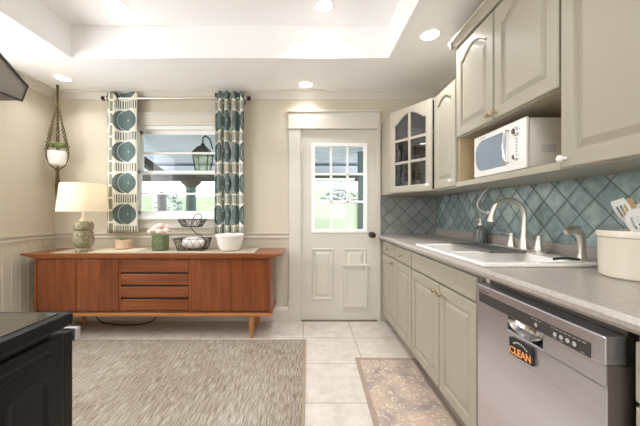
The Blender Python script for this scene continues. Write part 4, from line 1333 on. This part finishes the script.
# lawn that rises to a hill
b = bmesh.new(); NX, NY = 50, 26
vs_ = []
for j in range(NY + 1):
    row = []
    for i in range(NX + 1):
        x = -34 + 62 * i / NX; y = 5.7 + 26 * j / NY
        d_ = (y - 5.7) / 26
        z = -.25 + 3.0 * min(1, d_ * 1.4) ** 1.1 + .5 * math.sin(x * .21 + 1.0) * d_ + .15 * math.sin(x * .9) * d_ + .02 * (-x - 8) * d_
        row.append(b.verts.new((x, y, z)))
    vs_.append(row)
for j in range(NY):
    for i in range(NX): b.faces.new((vs_[j][i], vs_[j][i + 1], vs_[j + 1][i + 1], vs_[j + 1][i]))
m = MB(); m.join(b); o = m.build('lawn_hill', M['grass'], None, True); struct(o)
# flowering shrubs beyond the porch
shr = [(-.45, 7.2, .8, 'pale flowering shrub seen through the left middle pane of the door'), (.75, 7.3, .8, 'pale flowering shrub seen through the centre middle pane of the door'), (1.95, 7.2, .8, 'pale flowering shrub seen through the right middle pane of the door'),
       (-4.4, 9.5, .75, 'pale leafy shrub beyond the porch at the left of the window'), (-2.3, 9.8, .7, 'pale leafy shrub beyond the porch right of the column')]
for x, y, r_, lb in shr:
    m = MB()
    gz = -.2
    root = thing('flowering_shrub', (x, y, gz), lb, 'shrub', 'shrubs beyond the porch')
    for i in range(240):
        d_ = Vector((R.gauss(0, 1), R.gauss(0, 1), R.gauss(0, 1))).normalized() * r_ * R.uniform(.55, 1)
        p = Vector((x, y, gz + 1.45)) + Vector((d_.x * .6, d_.y * .6, d_.z * .8))
        m.ball(p, R.uniform(.03, .075), (1, 1, .5), 1, .2)
    m.build('foliage', M['blossom'], root)
    m = MB(); m.tube([(x, y, gz), (x, y, gz + 1.0)], .04, 8); m.build('stem', M['porchdark'], root)

# ------------------------------------------------------------------ light from outside
w = bpy.data.worlds.new('overcast'); S.world = w; w.use_nodes = True
bg = w.node_tree.nodes['Background']; bg.inputs[0].default_value = (.97, .985, 1, 1); bg.inputs[1].default_value = 7.0
sd = bpy.data.lights.new('sun', 'SUN'); sd.energy = 1.5; sd.angle = math.radians(8); sd.color = (1, .96, .9)
so = bpy.data.objects.new('sun', sd); COL.objects.link(so); so.rotation_euler = (math.radians(-38), math.radians(10), 0)
so.location = (0, 12, 8)

# ------------------------------------------------------------------ camera
cd = bpy.data.cameras.new('camera'); cam = bpy.data.objects.new('camera', cd); COL.objects.link(cam)
cam.location = (0, 0, 1.15); cam.rotation_euler = (PI / 2, 0, 0)
cd.sensor_width = 36; cd.lens = 300 / 640 * 36
cd.shift_x = 12 / 640; cd.shift_y = -1 / 640
cd.clip_start = .02
S.camera = cam
S.view_settings.view_transform = 'Standard'; S.view_settings.look = 'None'; S.view_settings.gamma = 1
S.view_settings.use_curve_mapping = False
S.view_settings.exposure = -.04
S.cycles.use_denoising = True
S.cycles.max_bounces = 10; S.cycles.diffuse_bounces = 6; S.cycles.transparent_max_bounces = 12
